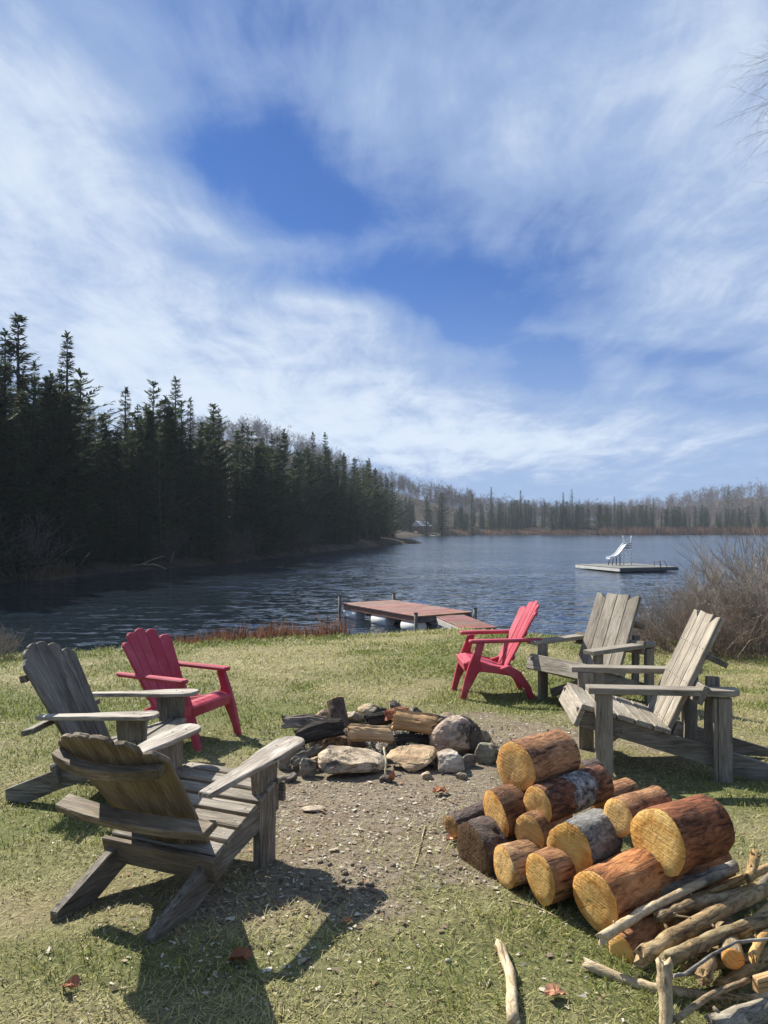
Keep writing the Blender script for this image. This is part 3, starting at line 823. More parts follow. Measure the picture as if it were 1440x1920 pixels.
stone(800, 1412, 40, 20, 'small sooty stone tucked between the tan slab and the pink boulder', (.22, .21, .2), 23, .8, .1, .8, 7)
stone(600, 1396, 36, 24, 'black stone in the gap between the charred log and the brown boulder', (.12, .12, .12), 24, .8, .1, .8, 7)
stone(840, 1352, 30, 14, 'small pale brown stone behind the dark sooty slab', (.7, .6, .5), 25, .8, .1, .8, 4)

_rf = random.Random(12)
for i, (px, py, w, h, c_, lb) in enumerate((
    (556, 1412, 34, 28, (.3, .29, .28), 'sooty angular stone under the charred logs'), (590, 1440, 30, 24, (.7, .6, .46), 'little tan stone by the grey wedge'), (528, 1420, 30, 30, (.45, .43, .4), 'grey broken stone beyond the armrest tip'),
    (688, 1420, 30, 20, (.8, .72, .6), 'small buff chip lying on the slab joint'), (752, 1424, 26, 16, (.35, .33, .32), 'flat dark chip behind the tan slab'), (812, 1438, 30, 26, (.7, .64, .55), 'buff angular stone between the tan slab and the pale grey block'),
    (880, 1440, 34, 26, (.4, .38, .36), 'dull brown stone right of the pale grey block'), (900, 1400, 40, 34, (.5, .44, .38), 'brown broken rock outside the narrow dark stone'), (836, 1370, 34, 24, (.55, .48, .42), 'weathered rock behind the pink boulder'),
    (760, 1352, 26, 22, (.6, .52, .45), 'reddish angular rock on the far rim'), (664, 1356, 34, 24, (.62, .58, .52), 'pale broken rock on the far rim beside the tan stone'), (640, 1366, 26, 26, (.35, .33, .31), 'dark rock leaning on the short upright log'),
    (612, 1448, 30, 18, (.5, .44, .36), 'brown shard under the corner of the pale slab'), (725, 1468, 26, 14, (.3, .28, .26), 'dark shard lying before the slab joint'), (800, 1462, 24, 14, (.75, .66, .52), 'buff shard before the tan slab'),
    (545, 1468, 26, 20, (.4, .4, .4), 'grey shard by the foot of the armrest'), (866, 1462, 22, 14, (.6, .56, .5), 'tiny grey shard before the pale grey block'), (700, 1392, 30, 22, (.15, .15, .15), 'burnt stone in the middle of the ring'))):
    stone(px, py, w, h, lb, c_, 60 + i, _rf.uniform(.6, .95), _rf.uniform(-.6, .6), .9, 10, 'stones of the fire ring', tilt=(_rf.uniform(-.2, .3), _rf.uniform(-.2, .2)))

def ash_bed():
    p = on_ground(725, 1395)
    n = 2600; V, F, C = [], [], []
    for i in range(n):
        r_, a = abs(random.gauss(0, .42)), random.uniform(0, 6.283)
        x, y = p.x + r_ * math.cos(a) * 1.25, p.y - .05 + r_ * math.sin(a) * .95
        s = random.uniform(.004, .018); z = hz(x, y) + .004 + .05 * max(0, 1 - r_ / .45)
        b = len(V); th = random.uniform(0, 6.3)
        for q in range(4):
            V.append((x + s * math.cos(th + q * 1.57) * random.uniform(.5, 1.2), y + s * math.sin(th + q * 1.57) * random.uniform(.5, 1.2), z + random.uniform(-.008, .012)))
        V.append((x, y, z + s * .9))
        F += [(b + q, b + (q + 1) % 4, b + 4) for q in range(4)]
        k = random.choice((.012, .02, .03, .04, .22)); C += [(k, k, k)] * 5
    o = link('ash_bed', np_mesh('ash_bed', V, F, False, C), MAT['litter'])
    tag(o, 'black ash and charcoal crumbs in the fire ring', 'ash', kind='stuff')
ash_bed()

def wood_round(name, a, b, r0, r1, label, side, face=True, group='sawn firewood rounds in the pile', col=(1, 1, 1), cat='log', jag=0.035, fcol=(1, 1, 1), n=22, oval=1.0, face_tilt=0.0):
    """a sawn log from end a to end b: side surface plus two cut faces"""
    a, b = Vector(a), Vector(b); L = (b - a).length
    t = empty(name, (a.x, a.y, a.z), 0, label, cat, group)
    m4 = frame((0, 0, 0), b - a, (0, 1, .2))
    rough_ = jag > .05; n = 44 if rough_ else n; rings = max(6, int(L / (.011 if rough_ else .025))); lob = [random.uniform(0, 6.28) for _ in range(4)]
    seed = Vector((random.uniform(0, 60), 0, 0))
    def rad(th, s):
        r_ = (r0 + (r1 - r0) * s) * (1 + .045 * math.sin(2 * th + lob[0]) + .03 * math.sin(3 * th + lob[1]))
        return r_ * (1 + (jag if jag < .05 else jag * .55) * mnoise.noise(Vector((s * L * 9, 2.2 * math.cos(th), 2.2 * math.sin(th))) + seed) * 1.5 + jag * .8 * mnoise.noise(Vector((s * L * 34, 8 * math.cos(th), 8 * math.sin(th))) + seed))
    bm = bmesh.new(); V = []
    for i in range(rings + 1):
        s = i / rings
        V.append([bm.verts.new((s * L + (face_tilt * math.cos(2 * math.pi * k / n) * r0 if i == 0 else 0), rad(2 * math.pi * k / n, s) * math.cos(2 * math.pi * k / n) * oval, rad(2 * math.pi * k / n, s) * math.sin(2 * math.pi * k / n))) for k in range(n)])
    for i in range(rings):
        for k in range(n): bm.faces.new((V[i][k], V[i][(k + 1) % n], V[i + 1][(k + 1) % n], V[i + 1][k]))
    ends = [[v.co.copy() for v in V[0]], [v.co.copy() for v in V[-1]]]
    link('bark', finish(bm, 'bark', True), MAT[side], t, m4, col)
    for e, sg in ((ends[0], -1), (ends[1], 1)):
        bm = bmesh.new(); c = sum(e, Vector()) / n
        prev = [bm.verts.new(v * 1.0 + (c - v) * .012) for v in e]
        for f_, bulge in ((.93, .004), (.6, .006), (.3, .005)):
            cur = [bm.verts.new(c + (v - c) * f_ + Vector((sg * (bulge + random.uniform(-.0015, .0015)), 0, 0))) for v in e]
            for k in range(n): bm.faces.new((prev[k], prev[(k + 1) % n], cur[(k + 1) % n], cur[k]))
            prev = cur
        cv = bm.verts.new(c + Vector((sg * .005, 0, 0)))
        for k in range(n): bm.faces.new((prev[k], prev[(k + 1) % n], cv))
        link('cut_face', finish(bm, 'cut_face', True), MAT['cut'], t, m4, fcol)
    return t

def round_at(px, py, Y, dia, axis, L, label, side='bark_red', **kw):
    """log whose cut face is centred on px,py at Y metres"""
    a = at(px, py, Y); d = Vector(axis).normalized()
    return wood_round('log', a, a + d * L, dia / 2, dia / 2 * kw.pop('taper', .96), label, side, **kw)

AX = (.80, .58, .02)
round_at(966, 1438, 3.62, 0.244, (.78, .60, .03), .34, 'topmost round of the firewood pile with a split in its bark', fcol=(1.05, .95, .8))
round_at(929, 1526, 3.60, 0.230, (.93, .35, .16), .32, 'dark brown round tilted under the topmost one at the pile edge', col=(.62, .6, .6), fcol=(.95, .85, .7))
round_at(1007, 1513, 3.48, 0.182, (.80, .60, .04), .46, 'round with half peeled bark and grey lichen, under the topmost round', 'bark_patch', fcol=(1, .92, .75))
round_at(992, 1563, 3.42, 0.166, (.72, .70, .0), .26, 'small round with a dull ochre face below the half peeled round', fcol=(.72, .66, .55))
round_at(945, 1626, 3.34, 0.177, (.90, .42, .02), .24, 'smallest pale round on the grass at the pile corner', col=(1.3, 1.5, 1.6), fcol=(.92, .9, .85), taper=.9)
round_at(1013, 1648, 3.16, 0.230, (.88, .46, .08), .30, 'leaning round with a wavy cut face on the grass', fcol=(.9, .86, .7), oval=.8)
round_at(1067, 1592, 3.16, 0.219, (.74, .66, .02), .24, 'round with crusty grey lichen bark in the middle of the pile', 'bark_grey', fcol=(.9, .85, .62), jag=.06)
round_at(1158, 1534, 3.22, 0.161, (.80, .60, -.02), .30, 'small pale faced round behind the biggest dark red round', fcol=(1.1, 1.05, .9))
round_at(1116, 1690, 2.96, 0.251, (.84, .52, .10), .40, 'big orange brown round lying lowest at the front of the pile', col=(1.35, 1.12, .9), fcol=(1.0, .9, .7), oval=.9)
round_at(1232, 1577, 3.05, 0.273, (.86, .50, .02), .31, 'biggest dark red round resting on top beside the branches', col=(.85, .62, .55), fcol=(1.02, .98, .75), taper=.94)
round_at(886, 1598, 3.55, 0.257, (.86, .50, .04), .34, 'rough dark bark log at the pile edge facing the fire ring', 'bark_rough', jag=.10, fcol=(.14, .12, .11), group='rough bark logs in the pile')
round_at(846, 1550, 3.85, 0.118, (.80, .55, .10), .40, 'thin rough bark log with a grey end, outermost in the pile', 'bark_rough', jag=.09, fcol=(.4, .36, .33), group='rough bark logs in the pile')
round_at(1085, 1455, 4.0, 0.139, (.80, .58, .0), .14, 'short dark block behind the topmost round', 'bark_rough', fcol=(.3, .25, .2))
round_at(1118, 1500, 3.75, 0.128, (.82, .56, .0), .26, 'narrow brown round behind the lichen covered piece', 'bark_red', fcol=(.8, .7, .6))
round_at(1165, 1790, 2.80, 0.150, (.74, .64, .16), .30, 'round with an orange face on the grass under the branches', fcol=(1, .9, .7), oval=.75)
round_at(1060, 1668, 3.35, 0.214, (.85, .5, .0), .34, 'brown round filling the gap under the lichen covered round', fcol=(.85, .8, .6), col=(.9, .9, .9))
round_at(1230, 1660, 3.20, 0.214, (.85, .5, .0), .40, 'brown round supporting the biggest dark red round from below', fcol=(.85, .8, .6), col=(.9, .9, .9))

def split_log(px, py, Y, L, s, axis, label, mat='split', col=(1, 1, 1), seed=0, name='split_log', sz=None):
    random.seed(seed)
    a = at(px, py, Y); d = Vector(axis).normalized()
    sz = sz or s
    n = 9
    key = [(-s * .55, sz * .22), (-s * .30, sz * .05), (0, -sz * .05), (s * .32, sz * .04), (s * .58, sz * .2), (s * .45, sz * .48), (s * .28, sz * .78), (s * .12, sz), (-s * .16, sz * .82), (-s * .4, sz * .55)]
    o = []
    for (u0, v0), (u1, v1) in zip(key, key[1:] + key[:1]):
        for q in (0, .33, .66):
            o.append((u0 + (u1 - u0) * q + random.uniform(-1, 1) * s * .035, v0 + (v1 - v0) * q + random.uniform(-1, 1) * s * .035))
    m_ = len(o); bm = bmesh.new(); R_ = []
    e0 = [random.uniform(-.02, .02) for _ in o]; e1 = [random.uniform(-.02, .02) for _ in o]
    for i in range(n + 1):
        q = i / n * L; tw = 1 + .06 * math.sin(i * .7 + seed); bow = .01 * math.sin(i / n * 3.1)
        R_.append([bm.verts.new((q + (e0[k] if i == 0 else e1[k] if i == n else 0), u * tw + random.uniform(-.0025, .0025), v * tw + bow + random.uniform(-.0025, .0025))) for k, (u, v) in enumerate(o)])
    for i in range(n):
        for k in range(m_): bm.faces.new((R_[i][k], R_[i][(k + 1) % m_], R_[i + 1][(k + 1) % m_], R_[i + 1][k]))
    for r_ in (R_[0], R_[-1]):
        c = bm.verts.new(sum((v.co for v in r_), Vector()) / m_)
        for k in range(m_): bm.faces.new((r_[k], r_[(k + 1) % m_], c))
    o_ = link(name, finish(bm, name), MAT[mat], None, frame(a, d, (-d.y, d.x, 0)), col)
    return tag(o_, label, 'firewood', 'burnt and split wood in the fire ring')
split_log(652, 1388, 5.45, .31, .12, (.96, .10, -.07), 'pale split log lying inside the fire ring, lit on top', seed=1, sz=.11, col=(1.05, .92, .74))
split_log(738, 1366, 5.62, .31, .13, (.92, -.22, -.10), 'pale split log leaning under the red split piece in the fire ring', seed=2, sz=.14, col=(.95, .78, .55))
split_log(724, 1350, 5.75, .17, .11, (.95, .2, .02), 'reddish split piece resting on top at the back of the fire ring', seed=3, sz=.08, col=(.55, .27, .2))
split_log(530, 1364, 5.62, .33, .13, (.97, .12, -.06), 'charred grey split log lying outside the ring near the stump', 'char', (3.6, 3.4, 3.1), 4, sz=.09)
split_log(560, 1398, 5.40, .33, .13, (.90, .26, .16), 'blackened log in the ring behind the brown boulder', 'char', (1.1, 1.05, 1), 5, sz=.13)
split_log(566, 1378, 5.62, .30, .11, (.95, .1, -.10), 'second blackened log crossing behind the first', 'char', (1.5, 1.4, 1.3), 10, sz=.12)
split_log(548, 1440, 5.10, .24, .06, (.7, .6, .25), 'thin charred stick log leaning on the ring stones', 'stick_grey', (.6, .58, .5), 6)
split_log(742, 1394, 5.55, .30, .06, (.97, -.1, .03), 'black burnt log in the ash between the slabs', 'char', (.8, .8, .8), 7)
split_log(690, 1366, 5.75, .2, .1, (.9, .3, .1), 'black burnt chunk behind the pale split log', 'char', (.6, .6, .6), 8)
split_log(770, 1376, 5.6, .25, .07, (.95, .1, .0), 'charred stick under the leaning split log', 'char', (1.2, 1.2, 1.2), 9)
random.seed(77)
p = on_ground(640, 1366)
wood_round('stump', p + Vector((-.0, .0, .0)), p + Vector((-.06, .12, .215)), .078, .072, 'short upright log with rough bark standing behind the fire ring', 'bark_rough', group='burnt and split wood in the fire ring', cat='log', jag=.08, col=(1.5, 1.4, 1.25), fcol=(.5, .42, .35))

# ------------------------------------------------------------------ branches and sticks
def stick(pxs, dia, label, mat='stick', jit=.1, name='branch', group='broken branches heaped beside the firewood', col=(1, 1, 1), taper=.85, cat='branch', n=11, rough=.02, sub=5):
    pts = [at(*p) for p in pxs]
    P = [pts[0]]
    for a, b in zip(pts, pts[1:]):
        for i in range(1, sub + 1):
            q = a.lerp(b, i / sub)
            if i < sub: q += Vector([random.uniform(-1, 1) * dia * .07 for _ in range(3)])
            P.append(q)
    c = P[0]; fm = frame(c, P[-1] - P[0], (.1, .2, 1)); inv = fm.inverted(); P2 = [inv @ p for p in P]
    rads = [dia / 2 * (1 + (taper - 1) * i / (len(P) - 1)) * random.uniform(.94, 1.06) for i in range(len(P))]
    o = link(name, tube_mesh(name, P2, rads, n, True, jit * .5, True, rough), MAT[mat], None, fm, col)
    if dia > .028:   # broken-off side twigs
        for _ in range(3):
            i = random.randint(1, len(P2) - 2); th = random.uniform(0, 6.283); u = Vector((random.uniform(-.5, .9), math.cos(th), math.sin(th))).normalized()
            b_ = P2[i] + u * rads[i] * .6; ln = random.uniform(.012, .04)
            link('twig_stub', tube_mesh('twig_stub', [b_, b_ + u * ln * .6, b_ + u * ln], [dia * .13, dia * .10, dia * .07], 6, True, .1, True, .003), MAT[mat], o, None, col)
    return tag(o, label, cat, group)

stick([(1225, 1668, 3.02), (1300, 1655, 3.1), (1383, 1622, 3.2)], .060, 'thick grey weathered branch lying against the biggest round', 'stick_grey', col=(1.1, 1.05, .95))
stick([(1127, 1760, 2.72), (1200, 1712, 2.86), (1315, 1655, 3.02)], .040, 'pale straight branch with a splintered tip, topmost over the big orange brown round', 'stick_pale', rough=.02)
stick([(1232, 1722, 2.86), (1290, 1697, 2.92), (1385, 1676, 3.05)], .047, 'mottled branch with a peeled tip under the topmost pale branch', 'stick')
stick([(1205, 1795, 2.62), (1260, 1757, 2.70), (1335, 1715, 2.80), (1450, 1665, 2.96)], .062, 'thick tan branch with a frayed orange end crossing the heap', 'stick', col=(1.05, .98, .85), rough=.03)
stick([(1246, 1802, 2.58), (1330, 1762, 2.68), (1450, 1715, 2.84)], .054, 'olive grey branch lying just below the thick tan branch', 'stick', col=(.85, .85, .75))
stick([(1263, 1829, 2.45), (1285, 1826, 2.46), (1336, 1790, 2.52), (1380, 1766, 2.58), (1450, 1760, 2.62)], .013, 'crooked thin grey twig arching over the heap', 'stick_grey', n=6, rough=.002)
stick([(1244, 1800, 2.50), (1246, 1850, 2.46), (1250, 1935, 2.40)], .052, 'pale barkless branch pointing straight at us from the heap', 'stick_pale', jit=.06)
stick([(1100, 1808, 2.72), (1165, 1836, 2.66), (1232, 1855, 2.60), (1320, 1869, 2.58), (1410, 1877, 2.58), (1450, 1868, 2.6)], .036, 'long pale branch lying on the grass at the front of the heap', 'stick_pale', taper=1.1)
stick([(1265, 1912, 2.40), (1336, 1864, 2.48), (1405, 1836, 2.56)], .022, 'thin brown branch rising from the grass to the heap', 'stick')
stick([(1338, 1925, 2.40), (1450, 1890, 2.46)], .075, 'thick smooth branch at the very corner of the heap', 'stick_grey', col=(1.2, 1.15, 1.0))
stick([(1265, 1716, 2.8), (1301, 1722, 2.84)], .008, 'tiny pale twig caught between two branches', 'stick_pale', n=5)
stick([(1318, 1832, 2.52), (1330, 1805, 2.62), (1345, 1780, 2.8)], .055, 'short broken stub with a torn end sticking out of the heap', 'stick', col=(1.0, .9, .75), rough=.02)
stick([(1410, 1797, 2.56), (1425, 1765, 2.66), (1440, 1750, 2.75)], .035, 'stub with a curled orange splinter in the heap', 'stick_pale', col=(1.1, .85, .5), rough=.02)
stick([(1405, 1650, 3.1), (1412, 1620, 3.16), (1418, 1600, 3.2)], .045, 'upright stub with a yellow torn tip behind the heap', 'stick', col=(1.1, .95, .7), rough=.02)
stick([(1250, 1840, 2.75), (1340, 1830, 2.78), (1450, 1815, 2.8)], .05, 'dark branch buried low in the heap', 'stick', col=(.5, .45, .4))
stick([(1230, 1770, 2.85), (1330, 1745, 2.95), (1450, 1740, 3.0)], .055, 'shaded branch filling the heap behind the olive grey one', 'stick', col=(.55, .5, .42))  # shade inside the heap put into the bark tint
stick([(1275, 1880, 2.62), (1370, 1855, 2.66), (1450, 1850, 2.7)], .04, 'shaded brown branch under the long pale branch', 'stick', col=(.5, .42, .34))  # tint darkened to stand for shade under the upper branches
_rs = random.Random(4)
for i, (x0, y0, x1, y1, Y0, dd, mt, cc, lb) in enumerate((
    (1180, 1838, 1450, 1745, 2.72, .036, 'stick', (.9, .8, .62), 'slim tan branch low in the heap beneath the olive grey one'),
    (1215, 1752, 1450, 1652, 2.98, .05, 'stick', (.95, .85, .66), 'tan branch behind the thick frayed one'),
    (1300, 1700, 1450, 1622, 3.12, .042, 'stick_pale', (.85, .75, .6), 'buff branch at the back of the heap under the grey weathered branch'),
    (1290, 1818, 1450, 1782, 2.62, .04, 'stick', (.8, .7, .5), 'honey brown branch crossing below the crooked twig'),
    (1345, 1852, 1450, 1795, 2.6, .045, 'stick_pale', (.8, .68, .5), 'short buff branch near the split plank end'),
    (1160, 1776, 1300, 1735, 2.88, .03, 'stick', (.75, .65, .5), 'thin brown branch tucked behind the topmost pale branch'),
    (1330, 1900, 1450, 1862, 2.5, .042, 'stick', (.85, .72, .5), 'tan branch just above the thick smooth corner branch'),
    (1200, 1905, 1290, 1872, 2.52, .02, 'stick_pale', (.8, .7, .55), 'little pale stick beside the barkless branch'),
    (1250, 1700, 1400, 1640, 3.0, .03, 'stick', (1, .88, .66), 'straight tan stick resting along the grey weathered branch'),
    (1380, 1760, 1450, 1700, 2.8, .05, 'stick_pale', (.9, .78, .55), 'stout buff branch near the frame edge above the curled splinter'),
)):
    stick([(x0, y0, Y0), ((x0 + x1) / 2 + _rs.uniform(-6, 6), (y0 + y1) / 2 + _rs.uniform(-6, 6), Y0 + .1), (x1, y1, Y0 + .22)], dd, lb, mt, col=cc, rough=.02)
stick([(1390, 1700, 3.1), (1450, 1640, 3.2)], .045, 'grey brown branch at the far end of the heap', 'stick_grey', col=(.8, .75, .65))
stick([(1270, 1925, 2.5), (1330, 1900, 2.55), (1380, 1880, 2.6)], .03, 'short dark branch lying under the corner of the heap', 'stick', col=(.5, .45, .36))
pl = at(1409, 1842, 2.5)
o = board(None, 'split_plank', rect(.16, .05), .03, pl, (.95, .3, .05), (0, 0, 1), MAT['split'], (1.1, .95, .7)); tag(o, 'small yellow split plank end poking out of the heap', 'firewood', 'broken branches heaped beside the firewood')
a = at(1374, 1798, 2.60)
wood_round('log', a, a + Vector((.10, .28, -.03)), .036, .036, 'thin sawn log with a bright orange face inside the branch heap', 'stick', group='broken branches heaped beside the firewood', fcol=(1.15, .8, .5), n=14)
def ground_stick(pxs, dia, label, mat, **kw):
    pts = []
    for (px, py) in pxs:
        q = on_ground(px, py, dia * .45); pts.append((px, py, q.y))
    return stick(pts, dia, label, mat, **kw)
ground_stick([(934, 1769), (957, 1825), (963, 1918)], .036, 'single pale stick lying alone on the grass before the pile', 'stick_pale', name='stick', cat='stick', group='loose sticks on the ground', taper=1.15)
ground_stick([(797, 1548), (785, 1600), (776, 1628)], .009, 'thin brown twig lying on the bare dirt', 'stick', name='stick', cat='stick', group='loose sticks on the ground', rough=.002, n=6)
stick([(720, 1402, 5.12), (724, 1430, 5.02), (722, 1458, 4.96)], .016, 'white peeled twig leaning on the tan slab', 'stick_pale', name='stick', cat='stick', group='loose sticks on the ground', n=6, col=(1.2, 1.3, 1.4), rough=.003)
ground_stick([(960, 1690), (1010, 1702), (1050, 1722)], .007, 'thin dry stem curving across the grass by the leaning round', 'stick_pale', name='stick', cat='stick', group='loose sticks on the ground', n=5, rough=.002)

def leaf(px, py, s, rz, label, col=(1, 1, 1), curl=.35):
    p = on_ground(px, py); bm = bmesh.new(); n = 18; c = bm.verts.new((0, 0, .02 * s / .08))
    ring, mid = [], []
    for k in range(n):
        th = 2 * math.pi * k / n; r_ = s * (.85 + .13 * math.cos(3 * th + .6)) * random.uniform(.8, 1.12)
        z_ = abs(math.sin(th + rz)) ** 1.5 * s * curl
        mid.append(bm.verts.new((r_ * .5 * math.cos(th), r_ * .5 * math.sin(th) * .7, .3 * z_ + random.uniform(.0, .15) * s)))
        ring.append(bm.verts.new((r_ * math.cos(th), r_ * math.sin(th) * .7, z_ + random.uniform(-.05, .2) * s)))
    for k in range(n):
        bm.faces.new((c, mid[k], mid[(k + 1) % n])); bm.faces.new((mid[k], ring[k], ring[(k + 1) % n], mid[(k + 1) % n]))
    o = link('dead_leaf', finish(bm, 'dead_leaf'), MAT['dry_leaf'], None, None, col)
    o.location = p + Vector((0, 0, .012)); o.rotation_euler = (0, 0, rz)
    return tag(o, label, 'leaf', 'dead leaves on the ground')
leaf(824, 1490, .065, .3, 'large orange dead leaf lying on the dirt before the fire ring', (1.15, 1.05, 1.0))
leaf(733, 1466, .05, 1.2, 'crumpled orange leaf at the foot of the white twig', (1.15, 1.0, .9), .8)
leaf(447, 1808, .055, .6, 'curled dark brown leaf in the shadow of the brown chair', (.7, .6, .55), .6)
leaf(1040, 1872, .05, .2, 'tan dead leaf on the grass next to the lone pale stick', (1.3, 1.4, 1.5))
leaf(132, 1858, .04, .9, 'small brown leaf on the grass below the brown chair', (.9, .8, .8), .5)
leaf(650, 1735, .03, .2, 'little tan leaf by the pebbles', (1.3, 1.4, 1.3), .4)
leaf(848, 1580, .05, .8, 'pale dry leaf against the rough bark log', (2.0, 2.6, 3.2), .5)
leaf(1215, 1418, .0001, 0, 'x') if False else None

def pebbles():
    meshes = [rock_mesh(300 + i, 1, .8, .55, .8, 1, 1) for i in range(4)]
    random.seed(21)
    for i in range(46):
        px, py = random.gauss(640, 42), random.gauss(1668, 26)
        p = on_ground(px, py); s = random.uniform(.009, .022)
        me = meshes[i % 4]; k = random.uniform(.85, 1.3)
        o = link('pebble', me, MAT['stone'], None, None, (k, k * .97, k * .9))
        o.location = p + Vector((0, 0, s * .25)); o.scale = (s, s, s); o.rotation_euler = (0, 0, random.uniform(0, 6))
        tag(o, 'rounded pale pebble in the small patch of pebbles beside the chair shadow', 'pebble', 'pebbles beside the chair shadow')
pebbles()

# ------------------------------------------------------------------ grass, litter, gravel
def in_ring(x, y):
    return np.hypot((x - .03) / .95, (y - 5.45) / .62) < 1

def sample_ground(n, dens_pow, y0=2.1, y1=16.0, margin=1.2):
    Ys = np.geomspace(y0, y1, 4000)
    pdf = (3 / Ys) ** dens_pow * (1.04 * Ys + 2 * margin)
    cdf = np.cumsum(pdf * np.gradient(Ys)); cdf /= cdf[-1]
    y = np.interp(rng.random(n), cdf, Ys)
    x = (rng.random(n) * 2 - 1) * (.52 * y + margin)
    return x, y

def grass():
    n = 330000
    x, y = sample_ground(n, 1.25)
    sd = shore_sd(x, y)
    d, gm = dirt_mask(x, y), green_mask(x, y)
    keep = (sd > 1.0) & (rng.random(n) > np.clip(d * 1.2 - .12, 0, .90)) & ~in_ring(x, y) & (rng.random(n) < np.clip(.72 + .45 * vnoise(x + 11, y + 3, 1.7) + .3 * vnoise(x, y + 30, 5.0) + .25 * sstep(5, 9, y), .22, 1))
    x, y, d, gm, sd = (a[keep] for a in (x, y, d, gm, sd)); n = len(x)
    z = height(x, y)
    isg = rng.random(n) < np.clip(gm * .92 - .10 - d * .3 - .10 * sstep(5, 3, y) + .14 * sstep(5, 8, y), .05, .9)
    th = rng.random(n) * 2 * np.pi
    edge = sstep(2.4, 1.2, sd)
    tuft = np.clip(1 + .55 * vnoise(x + 40, y, 3.3), .5, 1.8)
    L = np.where(isg, rng.uniform(.018, .05, n), rng.uniform(.02, .055, n)) * tuft * (1 + 1.6 * edge) * np.where(y > 7, 1.15, 1)
    el = np.where(isg, rng.uniform(R(30), R(85), n), rng.uniform(R(3), R(45), n))
    w = rng.uniform(.0012, .0022, n) * np.maximum(1, y / 3.3) ** .95
    dirx, diry = np.cos(th), np.sin(th)
    ch, shh = np.cos(el), np.sin(el)
    base = np.stack([x, y, z - .002], 1)
    side = np.stack([-diry, dirx, np.zeros(n)], 1) * w[:, None]
    d1 = np.stack([dirx * ch, diry * ch, shh], 1)
    el2 = el * .55; d2 = np.stack([dirx * np.cos(el2), diry * np.cos(el2), np.sin(el2)], 1)
    midp = base + d1 * (L * .55)[:, None]; tip = midp + d2 * (L * .5)[:, None]
    V = np.stack([base - side, base + side, midp - side * .8, midp + side * .8, tip], 1).reshape(-1, 3)
    b = np.arange(n)[:, None] * 5
    F = np.concatenate([b + [0, 1, 3], b + [0, 3, 2], b + [2, 3, 4]], 0)
    k = rng.uniform(.7, 1.3, n)[:, None]
    dry = np.array([.44, .42, .19]) * k * (1 - .25 * rng.random((n, 1)) * np.array([.3, .6, 1.0]))
    grn = (np.array([.15, .195, .045]) * (1 - rng.random((n, 1)) * .5) + np.array([.13, .12, .02]) * rng.random((n, 1))) * k
    c = np.where(isg[:, None], grn, dry)
    c = np.repeat(np.clip(c, 0, .8), 5, 0)
    tag(link('grass', np_mesh('grass', V, F, False, c), MAT['blade']), 'short patchy lawn of dry and green spring grass', 'grass', kind='stuff')

def litter():
    n = 70000
    x, y = sample_ground(n, 1.4, 2.2, 9.5, .8)
    d = dirt_mask(x, y)
    keep = (rng.random(n) < np.clip(d * .95 + .012, 0, 1)) & ~in_ring(x, y)
    x, y = x[keep], y[keep]; n = len(x); z = height(x, y)
    s = rng.gamma(2.2, .0022, n) + .0025; th = rng.random(n) * 6.283
    asp = rng.uniform(.12, .7, n)
    V = np.zeros((n, 4, 3))
    for q, (a, b) in enumerate(((-1, -.6), (.7, -1), (1, .7), (-.6, 1))):
        u, v = a * s, b * s * asp
        V[:, q, 0] = x + u * np.cos(th) - v * np.sin(th); V[:, q, 1] = y + u * np.sin(th) + v * np.cos(th)
        V[:, q, 2] = z + .003 + rng.random(n) * s * .7
    b = np.arange(n)[:, None] * 4
    pal = np.array([(.34, .29, .2), (.5, .45, .34), (.2, .15, .1), (.09, .065, .045), (.54, .49, .39), (.27, .17, .1)])
    c = pal[rng.integers(0, 6, n)] * rng.uniform(.75, 1.2, n)[:, None]
    tag(link('litter', np_mesh('litter', V.reshape(-1, 3), b + [0, 1, 2, 3], False, np.repeat(c, 4, 0)), MAT['litter']), 'bark chips, leaf bits and crumbs scattered over the bare dirt', 'litter', kind='stuff')

def gravel():
    n = 1900
    x, y = sample_ground(n, 1.4, 2.3, 9, .6)
    d = dirt_mask(x, y); keep = (rng.random(n) < np.clip(d * 1.1 + .02, 0, 1)) & ~in_ring(x, y)
    x, y = x[keep], y[keep]; n = len(x)
    bm = bmesh.new(); bmesh.ops.create_icosphere(bm, subdivisions=1, radius=1)
    bv = np.array([v.co[:] for v in bm.verts]); bf = np.array([[v.index for v in f.verts] for f in bm.faces]); bm.free()
    s = rng.gamma(2.0, .0016, n) + .002
    V = bv[None] * np.stack([s, s * rng.uniform(.6, 1, n), s * .6], 1)[:, None] * (1 + .15 * rng.normal(size=(n, len(bv), 1)))
    V = V + np.stack([x, y, height(x, y) + s * .15], 1)[:, None]
    F = (bf[None] + (np.arange(n) * len(bv))[:, None, None]).reshape(-1, 3)
    tag(link('gravel', np_mesh('gravel', V.reshape(-1, 3), F, True), MAT['pebble']), 'fine gravel pressed into the bare dirt', 'gravel', kind='stuff')
grass(); litter(); gravel()

